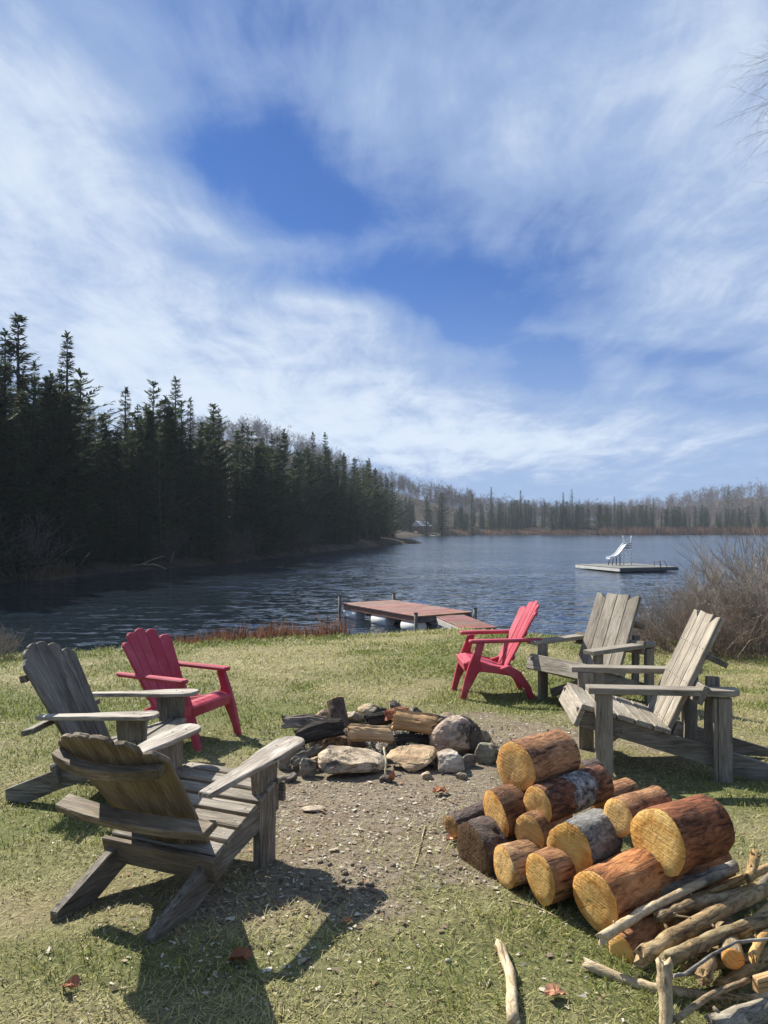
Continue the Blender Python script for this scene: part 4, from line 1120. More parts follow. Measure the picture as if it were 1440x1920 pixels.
# ------------------------------------------------------------------ dock, ramp, raft
def dock():
    lg, sh = Vector((.534, -.846, 0)), Vector((.846, .534, 0))
    c = Vector((.54, 20.5, -.60)); HL, HS = 1.88, .88
    t = empty('dock', (c.x, c.y, WATER), 0, 'red brown plank dock floating on white barrels at the lake edge', 'dock')
    o = lambda a, b, z: tuple(lg * a + sh * b + Vector((0, 0, z)))
    D = .40; W = MAT['deck']
    n = 26; st = 2 * HL / n
    for k in range(n):
        a = -HL + (k + .5) * st
        board(t, 'deck_board', rect(2 * HS, st - .012), .035, o(a, -HS, D - .035 + random.uniform(0, .004)), sh, -lg, W, tuple(random.uniform(.8, 1.2) * q for q in (1, .97, .95)), .005)
    for b in (-HS + .02, HS - .06):
        board(t, 'side_beam', rect(2 * HL, .13), .045, o(-HL, b + .045, D - .105), lg, (0, 0, 1), W, (.8, .75, .72))
    for a in (-HL + .05, HL - .01):
        board(t, 'end_beam', rect(2 * HS - .14, .12), .045, o(a, -HS + .07, D - .105), sh, (0, 0, 1), MAT['grey_post'])
    for a, b, h in ((-HL - .05, -HS - .05, .22), (-HL - .05, HS + .05, .2), (HL + .05, -HS - .05, .08), (HL + .05, HS + .05, .1)):
        bm_ = tube_mesh('post', [(0, 0, -1.2), (0, 0, D + h)], [.05, .048], 10, True)
        q = link('post', bm_, MAT['grey_post'], t, Matrix.Translation(o(a, b, 0)))
        cap = tube_mesh('post_cap', [(0, 0, D + h), (0, 0, D + h + .018)], [.06, .06], 10, True, smooth=False)
        link('post_cap', cap, MAT['dark_metal'], q)
    for b in (-HS + .17, HS - .17):
        for a in (-HL + .38, .05, HL - .38):
            if b > 0 and a == .05: pass
            P = [o(a - .36, b, .10), o(a - .34, b, .10), o(a + .34, b, .10), o(a + .36, b, .10)]
            link('float_barrel', tube_mesh('float_barrel', P, [.15, .17, .17, .15], 18, True), MAT['white_plastic'], t)
    for a in (-.75, .75):
        board(t, 'cross_beam', rect(2 * HS - .2, .16), .09, o(a, -HS + .1, D - .18), sh, (0, 0, 1), MAT['grey_post'], (.7, .7, .7))
    # gangway to the bank
    rd = Vector((.25, -.97, 0)).normalized(); rs = Vector((.97, .25, 0)).normalized()
    e = Vector((1.66, 18.98, 0))
    r = empty('gangway', (e.x, e.y, WATER), 0, 'short red brown plank ramp between the dock and the grass', 'ramp')
    L = 2.12; n = 14; st = L / n
    zz = lambda s: .33 - .02 * s
    for k in range(n):
        s = (k + .5) * st
        q = rd * s - rs * .41 + Vector((0, 0, zz(s)))
        board(r, 'ramp_board', rect(.80, st - .012), .035, tuple(q), rs, -rd, MAT['deck'], tuple(random.uniform(.75, 1.15) * w for w in (.95, .9, .88)), .005)
    for s_ in (-1, 1):
        q = rs * (s_ * .37) + Vector((0, 0, zz(0) - .07))
        board(r, 'ramp_beam', rect(L, .13), .05, tuple(q), rd + Vector((0, 0, -.02)), (0, 0, 1), MAT['raft_side'], (.75, .7, .66))
dock()

def raft():
    c = Vector((14.55, 45.1, WATER)); lg = Vector((.30, -.954, 0)).normalized(); sh = Vector((.954, .30, 0)).normalized()
    t = empty('swim_raft', c, 0, 'square wooden swim raft anchored far out on the lake', 'raft')
    HL, HS, D = 2.25, 2.0, .28
    o = lambda a, b, z: tuple(lg * a + sh * b + Vector((0, 0, z)))
    n = 16; st = 2 * HL / n
    for k in range(n):
        board(t, 'deck_board', rect(2 * HS, st - .02), .04, o(-HL + (k + .5) * st, -HS, D - .04), sh, -lg, MAT['raft_deck'], None, .004)
    for b, w in ((-HS, 0), (HS - .06, 1)):
        board(t, 'side_beam', rect(2 * HL + .1, .16), .06, o(-HL - .05, b + .06, D - .13), lg, (0, 0, 1), MAT['raft_side'], (1, 1, 1))
    for a in (-HL - .05, HL - .01):
        board(t, 'end_beam', rect(2 * HS - .12, .16), .06, o(a + .06, -HS + .06, D - .13), sh, (0, 0, 1), MAT['dark_metal'], (1.2, 1.2, 1.2))
    for b in (-1.2, 0, 1.2):
        link('float_drum', tube_mesh('float_drum', [o(-HL + .3, b, .02), o(HL - .3, b, .02)], [.2, .2], 12), MAT['dark_metal'], t)
    for b in (.75, 1.15):   # swim-ladder hand rails
        pts = [o(HL - .5, b, D), o(HL - .5, b, D + .28), o(HL - .38, b, D + .36), o(HL - .1, b, D + .33), o(HL + .08, b, D + .1), o(HL + .1, b, -.6)]
        link('hand_rail', tube_mesh('hand_rail', pts, [.022] * 6, 6), MAT['dark_metal'], t)
    # slide standing on the raft
    base = Vector((14.85, 45.6, WATER + D))
    s = empty('water_slide', base, 0, 'white ladder slide standing on the swim raft', 'slide')
    fx = Vector((-1, -.28, 0)).normalized(); sx = Vector((-fx.y, fx.x, 0))
    q = lambda a, b, z: tuple(fx * a + sx * b + Vector((0, 0, z)))
    M = MAT['white_metal']
    lw = Vector((1, 0, 0))
    for b in (-.24, .24):
        pts = [(b, 0, 0), (b * .97, 0, 1.2), (b * .97, .0, 1.62), (b * 1.12, 0, 1.78)]
        link('ladder_rail', tube_mesh('ladder_rail', pts, [.035] * 4, 8), M, s)
    for z in (.2, .42, .64, .86):
        link('ladder_rung', tube_mesh('ladder_rung', [(-.23, 0, z), (.23, 0, z)], [.028, .028], 6), M, s)
    for z in (1.02, 1.16, 1.30):
        board(s, 'ladder_step', rect(.46, .09), .05, (-.23, -.03, z), (1, 0, 0), (0, 1, .3), MAT['dark_metal'], (1.5, 1.6, 1.7), .004)
    # chute sweeping down toward the raft edge
    path = [(0.0, 1.30), (.25, 1.2), (.5, .95), (.75, .68), (1.0, .52), (1.25, .44), (1.5, .42)]
    bm = bmesh.new(); ring = []
    for a, z in path:
        a_ = a * .9
        ring.append([bm.verts.new(q(a_, b, z + e)) for b, e in ((-.23, .10), (-.21, .10), (-.19, 0), (.19, 0), (.21, .10), (.23, .10), (.21, -.04), (-.21, -.04))])
    for r0, r1 in zip(ring, ring[1:]):
        for j in range(8): bm.faces.new((r0[j], r0[(j + 1) % 8], r1[(j + 1) % 8], r1[j]))
    bm.faces.new(ring[0]); bm.faces.new(ring[-1])
    link('chute', finish(bm, 'chute', False), M, s)
    for a in (.72, 1.25):
        for b in (-.2, .2):
            z = .62 if a < 1 else .42
            link('chute_leg', tube_mesh('chute_leg', [q(a * .9 + .08 * (a > 1), b, 0), q(a * .9, b, z * .6), q(a * .9, b, z)], [.03] * 3, 6), MAT['dark_metal'], s)
raft()

# ------------------------------------------------------------------ trees
def crown_mesh(seed, H=12.0, Rr=2.2, style='spruce'):
    rr = random.Random(seed)
    V, F, sticks = [], [], []
    z = H * (.02 if style != 'pine' else .12)
    while z < H * .985:
        t = z / H
        if style == 'spruce': prof = (1 - t) ** .85
        elif style == 'slim': prof = .62 * (1 - t) ** .6 * (1 if t < .93 else .55)
        elif style == 'fir': prof = min(1, (1 - t) * 1.25 + .04) * (.8 + .3 * math.sin(z * 1.9 + seed))
        else: prof = (math.sin(min(1, (1 - t) * 1.35) * 1.75) * .9 + .05)
        nb = rr.randint(4, 7) if style != 'pine' else rr.randint(3, 5)
        ph = rr.uniform(0, 6.28)
        for i in range(nb):
            L = max(.16, Rr * prof * rr.uniform(.6, 1.2))
            if rr.random() < .08: L *= .4
            if style == 'fir' and rr.random() < .12: L *= 1.35
            az = ph + i * 6.283 / nb + rr.uniform(-.35, .35)
            droop = {'spruce': -.28 + .55 * t, 'slim': -.35 + .6 * t, 'fir': -.1 + .5 * t, 'pine': .12 + .35 * t}[style] + rr.uniform(-.12, .12)
            c, s = math.cos(az), math.sin(az)
            o = Vector((0, 0, z + rr.uniform(-.1, .1)))
            d = Vector((c * math.cos(droop), s * math.cos(droop), math.sin(droop)))
            up = .22 * L if style in ('spruce', 'fir', 'pine') else .1 * L
            nst = max(4, int(L / .085))
            side = Vector((-s, c, 0))
            sticks.append((o, o + d * L + Vector((0, 0, up))))
            for k in range(nst):
                q = .12 + .88 * (k + rr.random() * .6) / nst
                p = o + d * (L * q) + Vector((0, 0, up * q * q))
                for sg in (-1, 1, 0):
                    ln = (.42 - .2 * q) * rr.uniform(.6, 1.15) * (1.15 if style in ('pine', 'fir') else 1)
                    if sg == 0: dv = d + Vector((0, 0, rr.uniform(-.5, .5)))
                    else: dv = d * .75 + side * sg * rr.uniform(.5, 1.0) + Vector((0, 0, rr.uniform(-.55, .15) if style != 'pine' else rr.uniform(-.1, .6)))
                    dv.normalize()
                    wv = dv.cross(Vector((rr.uniform(-.5, .5), rr.uniform(-.5, .5), 1))).normalized() * ln * rr.uniform(.09, .16)
                    b = len(V)
                    V += [p, p + dv * ln * .5 + wv, p + dv * ln, p + dv * ln * .5 - wv]
                    F.append((b, b + 1, b + 2, b + 3))
        z += rr.uniform(.2, .34) * (1.9 if style == 'pine' else 1.15 if style == 'fir' else 1) * (H / 12)
    for k in range(7):  # leader
        b = len(V); p = Vector((0, 0, H * .96 + k * .06)); a = rr.uniform(0, 6.28); w = Vector((math.cos(a), math.sin(a), .8)) * .14
        V += [p, p + w + Vector((.02, 0, .05)), p + w * 1.4 + Vector((0, 0, .12)), p + Vector((0, 0, .2))]; F.append((b, b + 1, b + 2, b + 3))
    crown = np_mesh('crown', [v[:] for v in V], F)
    # trunk and limbs
    V, F = [], []
    def seg(a, b, r0, r1, n):
        d = (b - a).normalized(); u = d.cross(Vector((.3, .2, 1))).normalized() if abs(d.z) < .9 else Vector((1, 0, 0)); w = d.cross(u); k0 = len(V)
        for p, r_ in ((a, r0), (b, r1)):
            for k in range(n):
                th = 6.283 * k / n; V.append((p + u * math.cos(th) * r_ + w * math.sin(th) * r_)[:])
        for k in range(n): F.append((k0 + k, k0 + (k + 1) % n, k0 + n + (k + 1) % n, k0 + n + k))
    cut = [0, .3, .65, 1.0]
    wob = [Vector((rr.uniform(-.06, .06), rr.uniform(-.06, .06), 0)) for _ in range(4)]
    wob[0] = Vector((0, 0, -.8)); wob[3] = Vector()
    for i in range(3):
        seg(Vector((0, 0, H * cut[i])) + wob[i], Vector((0, 0, H * cut[i + 1])) + wob[i + 1], .017 * H * (1 - cut[i]) + .015, .017 * H * (1 - cut[i + 1]) + .012, 7)
    for a, b in sticks[::2]: seg(a, b, .022, .008, 3)
    trunk = np_mesh('trunk', V, F, True)
    crown.materials.append(MAT['needle']); trunk.materials.append(MAT['trunk'])
    return trunk, crown

CON = {'spruce': [crown_mesh(i, 12, 2.1, 'spruce') for i in range(3)], 'slim': [crown_mesh(10 + i, 12, 1.7, 'slim') for i in range(3)],
       'fir': [crown_mesh(20 + i, 12, 2.5, 'fir') for i in range(2)], 'pine': [crown_mesh(30 + i, 12, 3.0, 'pine') for i in range(2)]}

def conifer(style, i, x, y, H, label, group, wide=1.0, color=None, name=None):
    tr, cr = CON[style][i % len(CON[style])]
    nm = name or {'spruce': 'spruce_tree', 'slim': 'spruce_tree', 'fir': 'fir_tree', 'pine': 'pine_tree'}[style]
    t = empty(nm, (x, y, hz(x, y)), random.uniform(0, 6.28), label, 'tree', group)
    s = H / 12.2; t.scale = (s * wide, s * wide, s)
    k = random.uniform(.75, 1.25)
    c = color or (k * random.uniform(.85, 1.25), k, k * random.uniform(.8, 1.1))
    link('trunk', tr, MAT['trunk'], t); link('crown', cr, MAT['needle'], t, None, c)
    return t

def shore_depth(px):
    return float(np.interp(px, [-80, 0, 200, 430, 560, 700, 740, 800], [30, 35, 42, 52, 71, 99, 130, 165]))

random.seed(9)
GL = 'conifers crowding the dark near bank'
feat = [  # sight line, top row, style, wide, label
    (10, 612, 'slim', 1.0, 'slim dark spruce beside the ragged tall one at the bank end'),
    (34, 586, 'fir', 1.15, 'tallest ragged spruce of the dark bank with open airy branches'),
    (66, 672, 'spruce', .8, 'shorter spruce tucked against the tallest ragged one'),
    (126, 618, 'slim', 1.1, 'tall narrow spire spruce with a knobbed tip on the dark bank'),
    (112, 690, 'spruce', 1.0, 'broad dark spruce at the foot of the knobbed spire'),
    (152, 692, 'pine', 1.4, 'bushy pine with upswept boughs beside the knobbed spire'),
    (235, 722, 'spruce', 1.15, 'single neat spruce standing clear against the sky'),
    (288, 712, 'pine', 1.1, 'round topped pine between the neat spruce and the pale spire'),
    (330, 703, 'spruce', 1.1, 'pale grey green spruce rising above the round topped pine'),
    (357, 742, 'slim', .8, 'thin spike spruce beside the pale grey green one'),
    (400, 755, 'pine', 1.2, 'pine with a wide flat tuft top along the bank'),
    (455, 792, 'slim', .8, 'one of twin spikes, the shorter'),
    (464, 796, 'slim', .8, 'one of twin spikes, on the lake side'),
    (533, 802, 'slim', 1.0, 'spruce with a blunt tip after the twin spikes'),
    (587, 808, 'slim', .8, 'very thin spruce next to the lone pointed one'),
    (610, 808, 'spruce', .9, 'lone pointed dark spruce high over the bank end'),
    (645, 848, 'slim', .9, 'small spruce past the lone pointed one toward the lake'),
    (688, 862, 'pine', .8, 'last rounded conifer on the point before the lake opens'),
]
for i, (px, py, st, wd, lb) in enumerate(feat):
    Y = shore_depth(px) + 7
    p = at(px, py, Y); g0 = hz(p.x, p.y)
    conifer(st, i, p.x, Y, p.z - g0, lb, GL, wd)
sky_px = [-60, 10, 66, 100, 150, 200, 240, 300, 350, 410, 470, 540, 600, 650, 700, 730]
sky_py = [600, 645, 685, 685, 710, 765, 760, 732, 750, 770, 798, 815, 828, 842, 860, 890]
NOUN = {'spruce': 'pointed spruce', 'slim': 'narrow spruce', 'fir': 'ragged fir', 'pine': 'bushy pine'}
def stand(specs, anchors, adj, group, rows):
    """plant the listed trees; each is described by its kind, row, the landmark it stands next to and its height among its like"""
    by = {}
    for q in specs:
        lm = min(anchors, key=lambda a_: abs(a_[0] - q['px']))[1]
        row = next(r_ for lim, r_ in rows if q['off'] < lim)
        by.setdefault((q['st'], row, lm), []).append(q)
    for (st, row, lm), qs in by.items():
        qs.sort(key=lambda q: -q['H'])
        for j, q in enumerate(qs):
            sz = '' if len(qs) == 1 else ('taller ' if j == 0 else 'shorter ') if len(qs) == 2 else 'tallest ' if j == 0 else 'shortest ' if j == len(qs) - 1 else 'middling '
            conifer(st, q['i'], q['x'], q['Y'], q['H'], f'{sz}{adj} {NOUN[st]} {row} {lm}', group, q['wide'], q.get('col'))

specs = []
for i in range(205):
    px = random.uniform(-130, 738) if i < 140 else random.uniform(480, 742); off = random.choice((1.5, 3, 4.5, 8, 11, 15))
    Y = shore_depth(px) + off * (1 if px < 560 else 1.6)
    top = float(np.interp(px, sky_px, sky_py)) + random.uniform(0, 55) + (25 if off < 4 else 0)
    p = at(px, top, Y); g0 = hz(p.x, p.y)
    specs.append(dict(px=px, off=off, i=random.randint(0, 5), x=p.x, Y=Y, H=max(3, p.z - g0), st=random.choice(('spruce', 'spruce', 'slim', 'fir', 'pine')), wide=random.uniform(1.0, 1.45)))
stand(specs, [(-90, 'before the tallest ragged spruce begins'), (34, 'around the tallest ragged spruce'), (126, 'below the knobbed spire'), (180, 'in the dip after the knobbed spire'), (235, 'around the single neat spruce'), (290, 'below the round topped pine'), (335, 'below the pale spire'),
              (400, 'below the flat tufted pine'), (460, 'around the twin spikes'), (533, 'by the blunt tipped spruce'), (575, 'short of the lone pointed spruce'), (610, 'below the lone pointed spruce'), (650, 'past the lone pointed spruce'), (688, 'near the last rounded conifer'), (725, 'on the point where the lake opens')],
      'dark', 'conifers filling the dark bank', ((4, 'at the water edge'), (7, 'in the second row'), (12, 'in the third row'), (99, 'in the back row')))

# far shore
GF = 'far shore conifers'
for px, py, st, wd, lb in ((828, 922, 'fir', 2.1, 'broad dark pine beside the far cottage'), (800, 928, 'fir', 1.3, 'tall dark pine with a bare stem just in front of the far cottage'), (885, 925, 'slim', 1.3, 'sharp dark spire beyond the cottage clearing'),
                       (921, 912, 'slim', .8, 'thin spike tree above the far shore'), (976, 918, 'spruce', .8, 'pointed spruce above the far tree line near the thin spike'), (1072, 917, 'pine', .55, 'tall round headed pine above the middle of the far tree line'),
                       (1056, 922, 'spruce', .9, 'spruce leaning on the tall round headed pine'), (1365, 912, 'pine', .8, 'lone pine breaking the far hill skyline'), (1410, 930, 'spruce', 1.0, 'dark spruce on the slope of the far hill'), (1152, 930, 'spruce', .8, 'spruce above the reed belt on the far shore'),
                       (1225, 932, 'slim', .9, 'slim spruce of the far line over the swim raft')):
    Y = 216 if px < 840 else 240 if px < 900 else 254
    if px in (1365, 1410): Y = 330
    p = at(px, py, Y); conifer(st, px, p.x, Y, max(4, p.z - hz(p.x, p.y)), lb, GF, wd)
specs = []
for i in range(185):
    px = random.uniform(742, 1500); off = random.uniform(2, 26)
    Y = (215 + max(0, (px - 780)) * .27 if px < 900 else 247) + off
    top = float(np.interp(px, [740, 800, 900, 1000, 1100, 1200, 1300, 1440, 1560], [925, 942, 938, 934, 938, 944, 945, 946, 940])) + random.uniform(0, 26)
    if 776 < px < 800 or 806 < px < 822 or 838 < px < 850: continue
    p = at(px, top, Y)
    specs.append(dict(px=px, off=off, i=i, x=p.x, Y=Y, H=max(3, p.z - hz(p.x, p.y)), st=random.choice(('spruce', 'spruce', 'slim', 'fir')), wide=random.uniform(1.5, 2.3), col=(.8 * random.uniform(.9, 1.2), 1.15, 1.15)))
stand(specs, [(745, 'short of the far cottage'), (860, 'past the cottage clearing'), (885, 'by the sharp dark spire'), (921, 'by the thin spike tree'), (950, 'beyond the thin spike tree'), (990, 'by the pointed far spruce'), (1030, 'before the round headed pine'), (1072, 'under the round headed pine'),
              (1110, 'where the reed belt begins'), (1152, 'at the narrow end of the reed belt'), (1190, 'straight over the slide'), (1225, 'over the swim raft'), (1275, 'over the raft edge'), (1320, 'before the far hill'), (1365, 'under the lone hill pine'), (1420, 'at the foot of the far hill'), (1480, 'beyond the foot of the far hill')],
      'grey', 'conifers of the far shore line', ((10, 'in the front row'), (18, 'in the middle row'), (99, 'in the back row')))

# bare hardwoods on the hills
def hill_forest():
    protos = []
    for s in range(6):
        r = np.random.default_rng(200 + s); T = []
        def sliver(a, b, w):
            a, b = np.array(a), np.array(b); sd_ = np.cross(b - a, r.normal(size=3)); sd_ = sd_ / (np.linalg.norm(sd_) + 1e-9) * w
            T.append([a - sd_, a + sd_, b])
        sliver((0, 0, -1), (0, 0, 9), .10)
        for _ in range(22):
            z0 = r.uniform(2.5, 7.5); az = r.uniform(0, 6.28); el = r.uniform(.35, 1.2); L = r.uniform(1.6, 3.6) * (1 - (z0 - 2.5) / 12)
            a = np.array((0, 0, z0)); d = np.array((math.cos(az) * math.cos(el), math.sin(az) * math.cos(el), math.sin(el)))
            sliver(a, a + d * L, .05)
            for _ in range(6):
                q = a + d * L * r.uniform(.3, 1); d2 = d + r.normal(size=3) * .6; d2 /= np.linalg.norm(d2)
                sliver(q, q + d2 * r.uniform(.7, 1.7), .045)
        protos.append(np.array(T))
    n = 7800
    ang = rng.uniform(-.62, .62, n); d = rng.uniform(60, 560, n) ** 1.0
    x, y = d * np.sin(ang), d * np.cos(ang)
    sd = shore_sd(x, y)
    keep = (sd > np.where(y < 140, 14, 26)) & (y > 50)
    keep &= ~((np.abs(x - 12) < 12) & (np.abs(y - 221) < 10))
    x, y = x[keep], y[keep]
    z = height(x, y); n = len(x)
    out = []
    for i in range(n):
        T = protos[i % 6]; a = rng.random() * 6.28; s = rng.uniform(.75, 1.15)
        c_, s_ = math.cos(a) * s, math.sin(a) * s
        Q = np.empty_like(T); Q[..., 0] = T[..., 0] * c_ - T[..., 1] * s_ + x[i]; Q[..., 1] = T[..., 0] * s_ + T[..., 1] * c_ + y[i]; Q[..., 2] = T[..., 2] * s + z[i]
        out.append(Q)
    V = np.concatenate(out).reshape(-1, 3)
    tag(link('hill_woods', np_mesh('hill_woods', V, np.arange(len(V)).reshape(-1, 3)), MAT['hillwood']), 'leafless grey brown hardwood forest covering the hills behind the lake', 'forest', kind='stuff')
    print('hill tris', len(V) // 3, n)
hill_forest()

# shrubs: many-stemmed bare brush
def brush_mesh(seed, stems, H, spread, lean, r0=.006, twigs=9, droop=0.0, name='twigs'):
    rr = random.Random(seed); V, F = [], []
    def seg(a, b, ra, rb):
        d = b - a
        u = d.cross(Vector((rr.uniform(-1, 1), rr.uniform(-1, 1), .3))).normalized(); w = d.cross(u).normalized(); k = len(V)
        for p, r_ in ((a, ra), (b, rb)):
            for j in range(3):
                th = 2.094 * j; V.append((p + u * math.cos(th) * r_ + w * math.sin(th) * r_)[:])
        for j in range(3): F.append((k + j, k + (j + 1) % 3, k + 3 + (j + 1) % 3, k + 3 + j))
    for _ in range(stems):
        az = rr.uniform(0, 6.283); el = rr.uniform(.55, 1.45)
        L = H * rr.uniform(.55, 1.1)
        p = Vector((rr.gauss(0, spread * .35), rr.gauss(0, spread * .35), -.05))
        d = Vector((math.cos(az) * math.cos(el) * spread, math.sin(az) * math.cos(el) * spread, math.sin(el))) + Vector(lean)
        d.normalize(); ns = 5; pts = [p]
        for k in range(ns):
            d = (d + Vector((rr.gauss(0, .12), rr.gauss(0, .12), .06 - droop * k))).normalized(); p = p + d * L / ns; pts.append(p)
        r_ = r0 * rr.uniform(.7, 1.4)
        for k in range(ns): seg(pts[k], pts[k + 1], r_ * (1 - k / ns * .75), r_ * (1 - (k + 1) / ns * .75))
        for _ in range(twigs):
            q = rr.uniform(.3, 1) * ns; i = min(int(q), ns - 1); a = pts[i].lerp(pts[i + 1], q - i)
            dd = (pts[i + 1] - pts[i]).normalized(); d2 = (dd + Vector((rr.gauss(0, .5), rr.gauss(0, .5), rr.gauss(.1, .4)))).normalized(); l2 = H * rr.uniform(.1, .28)
            b = a + d2 * l2; seg(a, b, r0 * .45, r0 * .25)
            for _ in range(2):
                a2 = a.lerp(b, rr.uniform(.3, .9)); d3 = (d2 + Vector((rr.gauss(0, .5), rr.gauss(0, .5), rr.gauss(.1, .4)))).normalized()
                seg(a2, a2 + d3 * l2 * rr.uniform(.3, .7), r0 * .3, r0 * .2)
    return np_mesh(name, V, F)

def shrubs():
    A = [brush_mesh(40 + i, 58, 2.0, .9, (-.25, 0, 0), .0105, 8) for i in range(3)]
    B = [brush_mesh(50 + i, 90, 1.15, .9, (-.05, 0, 0), .006, 8) for i in range(2)]
    random.seed(31)
    spots = [(A, 4.55, 12.0, 'twig', .50, 'tall grey brown bare shrub nearest the lumber chairs'), (A, 5.4, 12.3, 'twig', .68, 'tall grey bare shrub in the middle of the shore thicket'), (A, 6.3, 12.2, 'twig_pale', .86, 'tallest pale grey bare shrub of the shore thicket'),
             (A, 7.0, 13.0, 'twig', 1.0, 'tall bare shrub at the thicket end'), (A, 5.9, 13.4, 'twig_pale', .70, 'pale bare shrub at the water side of the thicket'), (A, 7.6, 12.0, 'twig', .95, 'tall bare shrub beyond the thicket end'),
             (B, 4.1, 12.0, 'twig_red', .48, 'low reddish bare shrub at the lake end of the thicket'), (B, 4.7, 11.4, 'twig_red', .66, 'low reddish brown shrub behind the side-on lumber chair'), (B, 5.3, 11.3, 'twig_red', .78, 'reddish low shrub before the tall grey ones'),
             (B, 4.6, 12.8, 'twig_red', .6, 'reddish shrub standing at the water edge of the thicket'), (B, 6.1, 11.3, 'twig', .8, 'low brown shrub fringing the thicket along the lawn'), (B, 6.9, 11.5, 'twig', .9, 'low brown shrub at the outer fringe of the thicket'),
             (A, 5.0, 11.9, 'twig', .5, 'grey brown shrub packed between the reddish ones and the tall grey ones'), (A, 5.9, 11.8, 'twig', .76, 'leaning grey shrub before the tallest pale one')]
    for i, (Ms, x, y, mt, s, lb) in enumerate(spots):
        t = empty('bare_shrub', (x, y, hz(x, y)), random.uniform(-.5, .5), lb, 'shrub', 'bare shrubs of the shore thicket')
        me = Ms[i % len(Ms)].copy(); me.materials.clear()
        t.scale = (s, s, s)
        link('twigs', me, MAT[mt], t)
    # thin brush along the bank and the tangle under the dark trees
    for i, (px, py, s, mt, lb) in enumerate(((0, 1236, .45, 'twig', 'small bare twig shrub on the bank behind the grey chair'), (1012, 1190, .3, 'twig', 'tiny dry shrub at the waterline behind the red chair'))):
        p = on_ground(px, py); t = empty('bare_shrub', p, 0, lb, 'shrub'); t.scale = (s, s, s)
        me = B[i % 2].copy(); me.materials.clear(); link('twigs', me, MAT[mt], t)
    for i, (px, off, s, lb) in enumerate(((15, -1.0, 1.5, 'big grey leafless bush on the dark shore'), (60, -.5, 1.3, 'grey leafless bush beside the big one on the dark shore'), (300, .5, 1.1, 'low bare bush under the dark conifers below the neat spruce'), (430, .6, 1.2, 'low bare bush on the dark shore below the flat topped pine'), (560, .5, 1.5, 'low bare bush near the far end of the dark shore'))):
        Y = shore_depth(px) + off + 1; p = at(px, 1000, Y)
        t = empty('bare_shrub', (p.x, Y, hz(p.x, Y)), i, lb, 'shrub', 'bare bushes on the dark shore'); t.scale = (s * 1.3, s * 1.3, s)
        me = A[i % 3].copy(); me.materials.clear(); link('twigs', me, MAT['twig'], t, None, (.75, .75, .75) if i < 2 else (.45, .45, .45))
shrubs()

def dry_brush():
    """knee-high dead stems along the waterline"""
    V, F = [], []
    def add(x, y, h, w, lean=.25):
        z = hz(x, y); a = random.uniform(0, 6.28); u = Vector((math.cos(a), math.sin(a), 0)) * w
        b = Vector((x, y, z - .03)); tp = b + Vector((random.gauss(0, lean) * h, random.gauss(0, lean) * h, h)); m = b.lerp(tp, .6) + u * random.uniform(-2, 2); k = len(V)
        V.extend([(b - u)[:], (b + u)[:], (m + u * .7)[:], tp[:]]); F.append((k, k + 1, k + 2, k + 3))
    random.seed(8)
    out = []
    for px0, px1, n, hh in ((330, 470, 2600, .34), (470, 650, 3000, .40), (640, 720, 250, .2)):
        for _ in range(n):
            px = random.uniform(px0, px1); x = (px - 720) / 1400 * 13.6
            ye = float(np.interp(x, [-6.6, -5, -3.6, -.9, .7], [13.1, 13.9, 14.7, 15.6, 16.3])) - random.uniform(.1, 1.5)
            x = (px - 720) / 1400 * ye
            add(x, ye, hh * random.uniform(.4, 1.2) * (.75 + .5 * abs(vnoise(x, ye, 2.0))), random.uniform(.004, .009))
    tag(link('dry_brush', np_mesh('dry_brush', V, F), MAT['reed'], None, None, (.8, .75, .8)), 'rusty dead brush along the lake edge behind the lawn', 'brush', kind='stuff')
    V2, F2 = list(V), list(F); V.clear(); F.clear()
    for _ in range(5200):
        x = random.uniform(70, 150); y = float(np.interp(x, [70, 80, 118, 152], [242, 242, 246, 232])) + random.uniform(-.5, 5)
        add(x, y, random.uniform(1.2, 2.6), .05, .12)
    for _ in range(2200):
        x = random.uniform(20, 75); y = float(np.interp(x, [22, 40, 80], [236, 245, 242])) + random.uniform(0, 3)
        add(x, y, random.uniform(.6, 1.6), .05, .12)
    tag(link('reed_belt', np_mesh('reed_belt', V, F), MAT['reed'], None, None, (.75, .8, .95)), 'pinkish brown reed belt along the far shore', 'reeds', kind='stuff')
    V.clear(); F.clear()
    for _ in range(1500):
        px = random.uniform(40, 140); Y = shore_depth(px) + random.gauss(-.2, .5); p = at(px, 1000, Y); add(p.x, Y, random.uniform(.2, .6), .02)
    tag(link('pale_sedge', np_mesh('pale_sedge', V, F), MAT['reed'], None, None, (.6, .8, .9)), 'pale dead sedge on the dark shore under the conifers', 'sedge', kind='stuff')
dry_brush()

# fallen pale branches along the dark shore
for i, (px, py, dx, dz, lb) in enumerate(((265, 1030, 1.3, .5, 'pale fallen branch glinting on the dark shore'), (285, 1037, 1.0, -.4, 'second pale fallen branch beside the glinting one'), (150, 1020, .6, .9, 'thin pale dead stem standing on the dark shore'), (245, 1066, 1.6, .02, 'pale driftwood log at the dark waterline'), (320, 1012, .2, .8, 'short broken birch stub on the dark shore'))):
    Y = shore_depth(px) + .5; p = at(px, py, Y); p.z = hz(p.x, Y) + .06
    me = tube_mesh('fallen_branch', [(0, 0, 0), (dx * .5, .1, dz * .5 + .05), (dx, .2, dz)], [.05, .04, .02], 7)
    o = link('fallen_branch', me, MAT['stick_pale'], None, None, (.6, .62, .62)); o.location = p
    tag(o, lb, 'branch', 'pale dead wood on the dark shore')

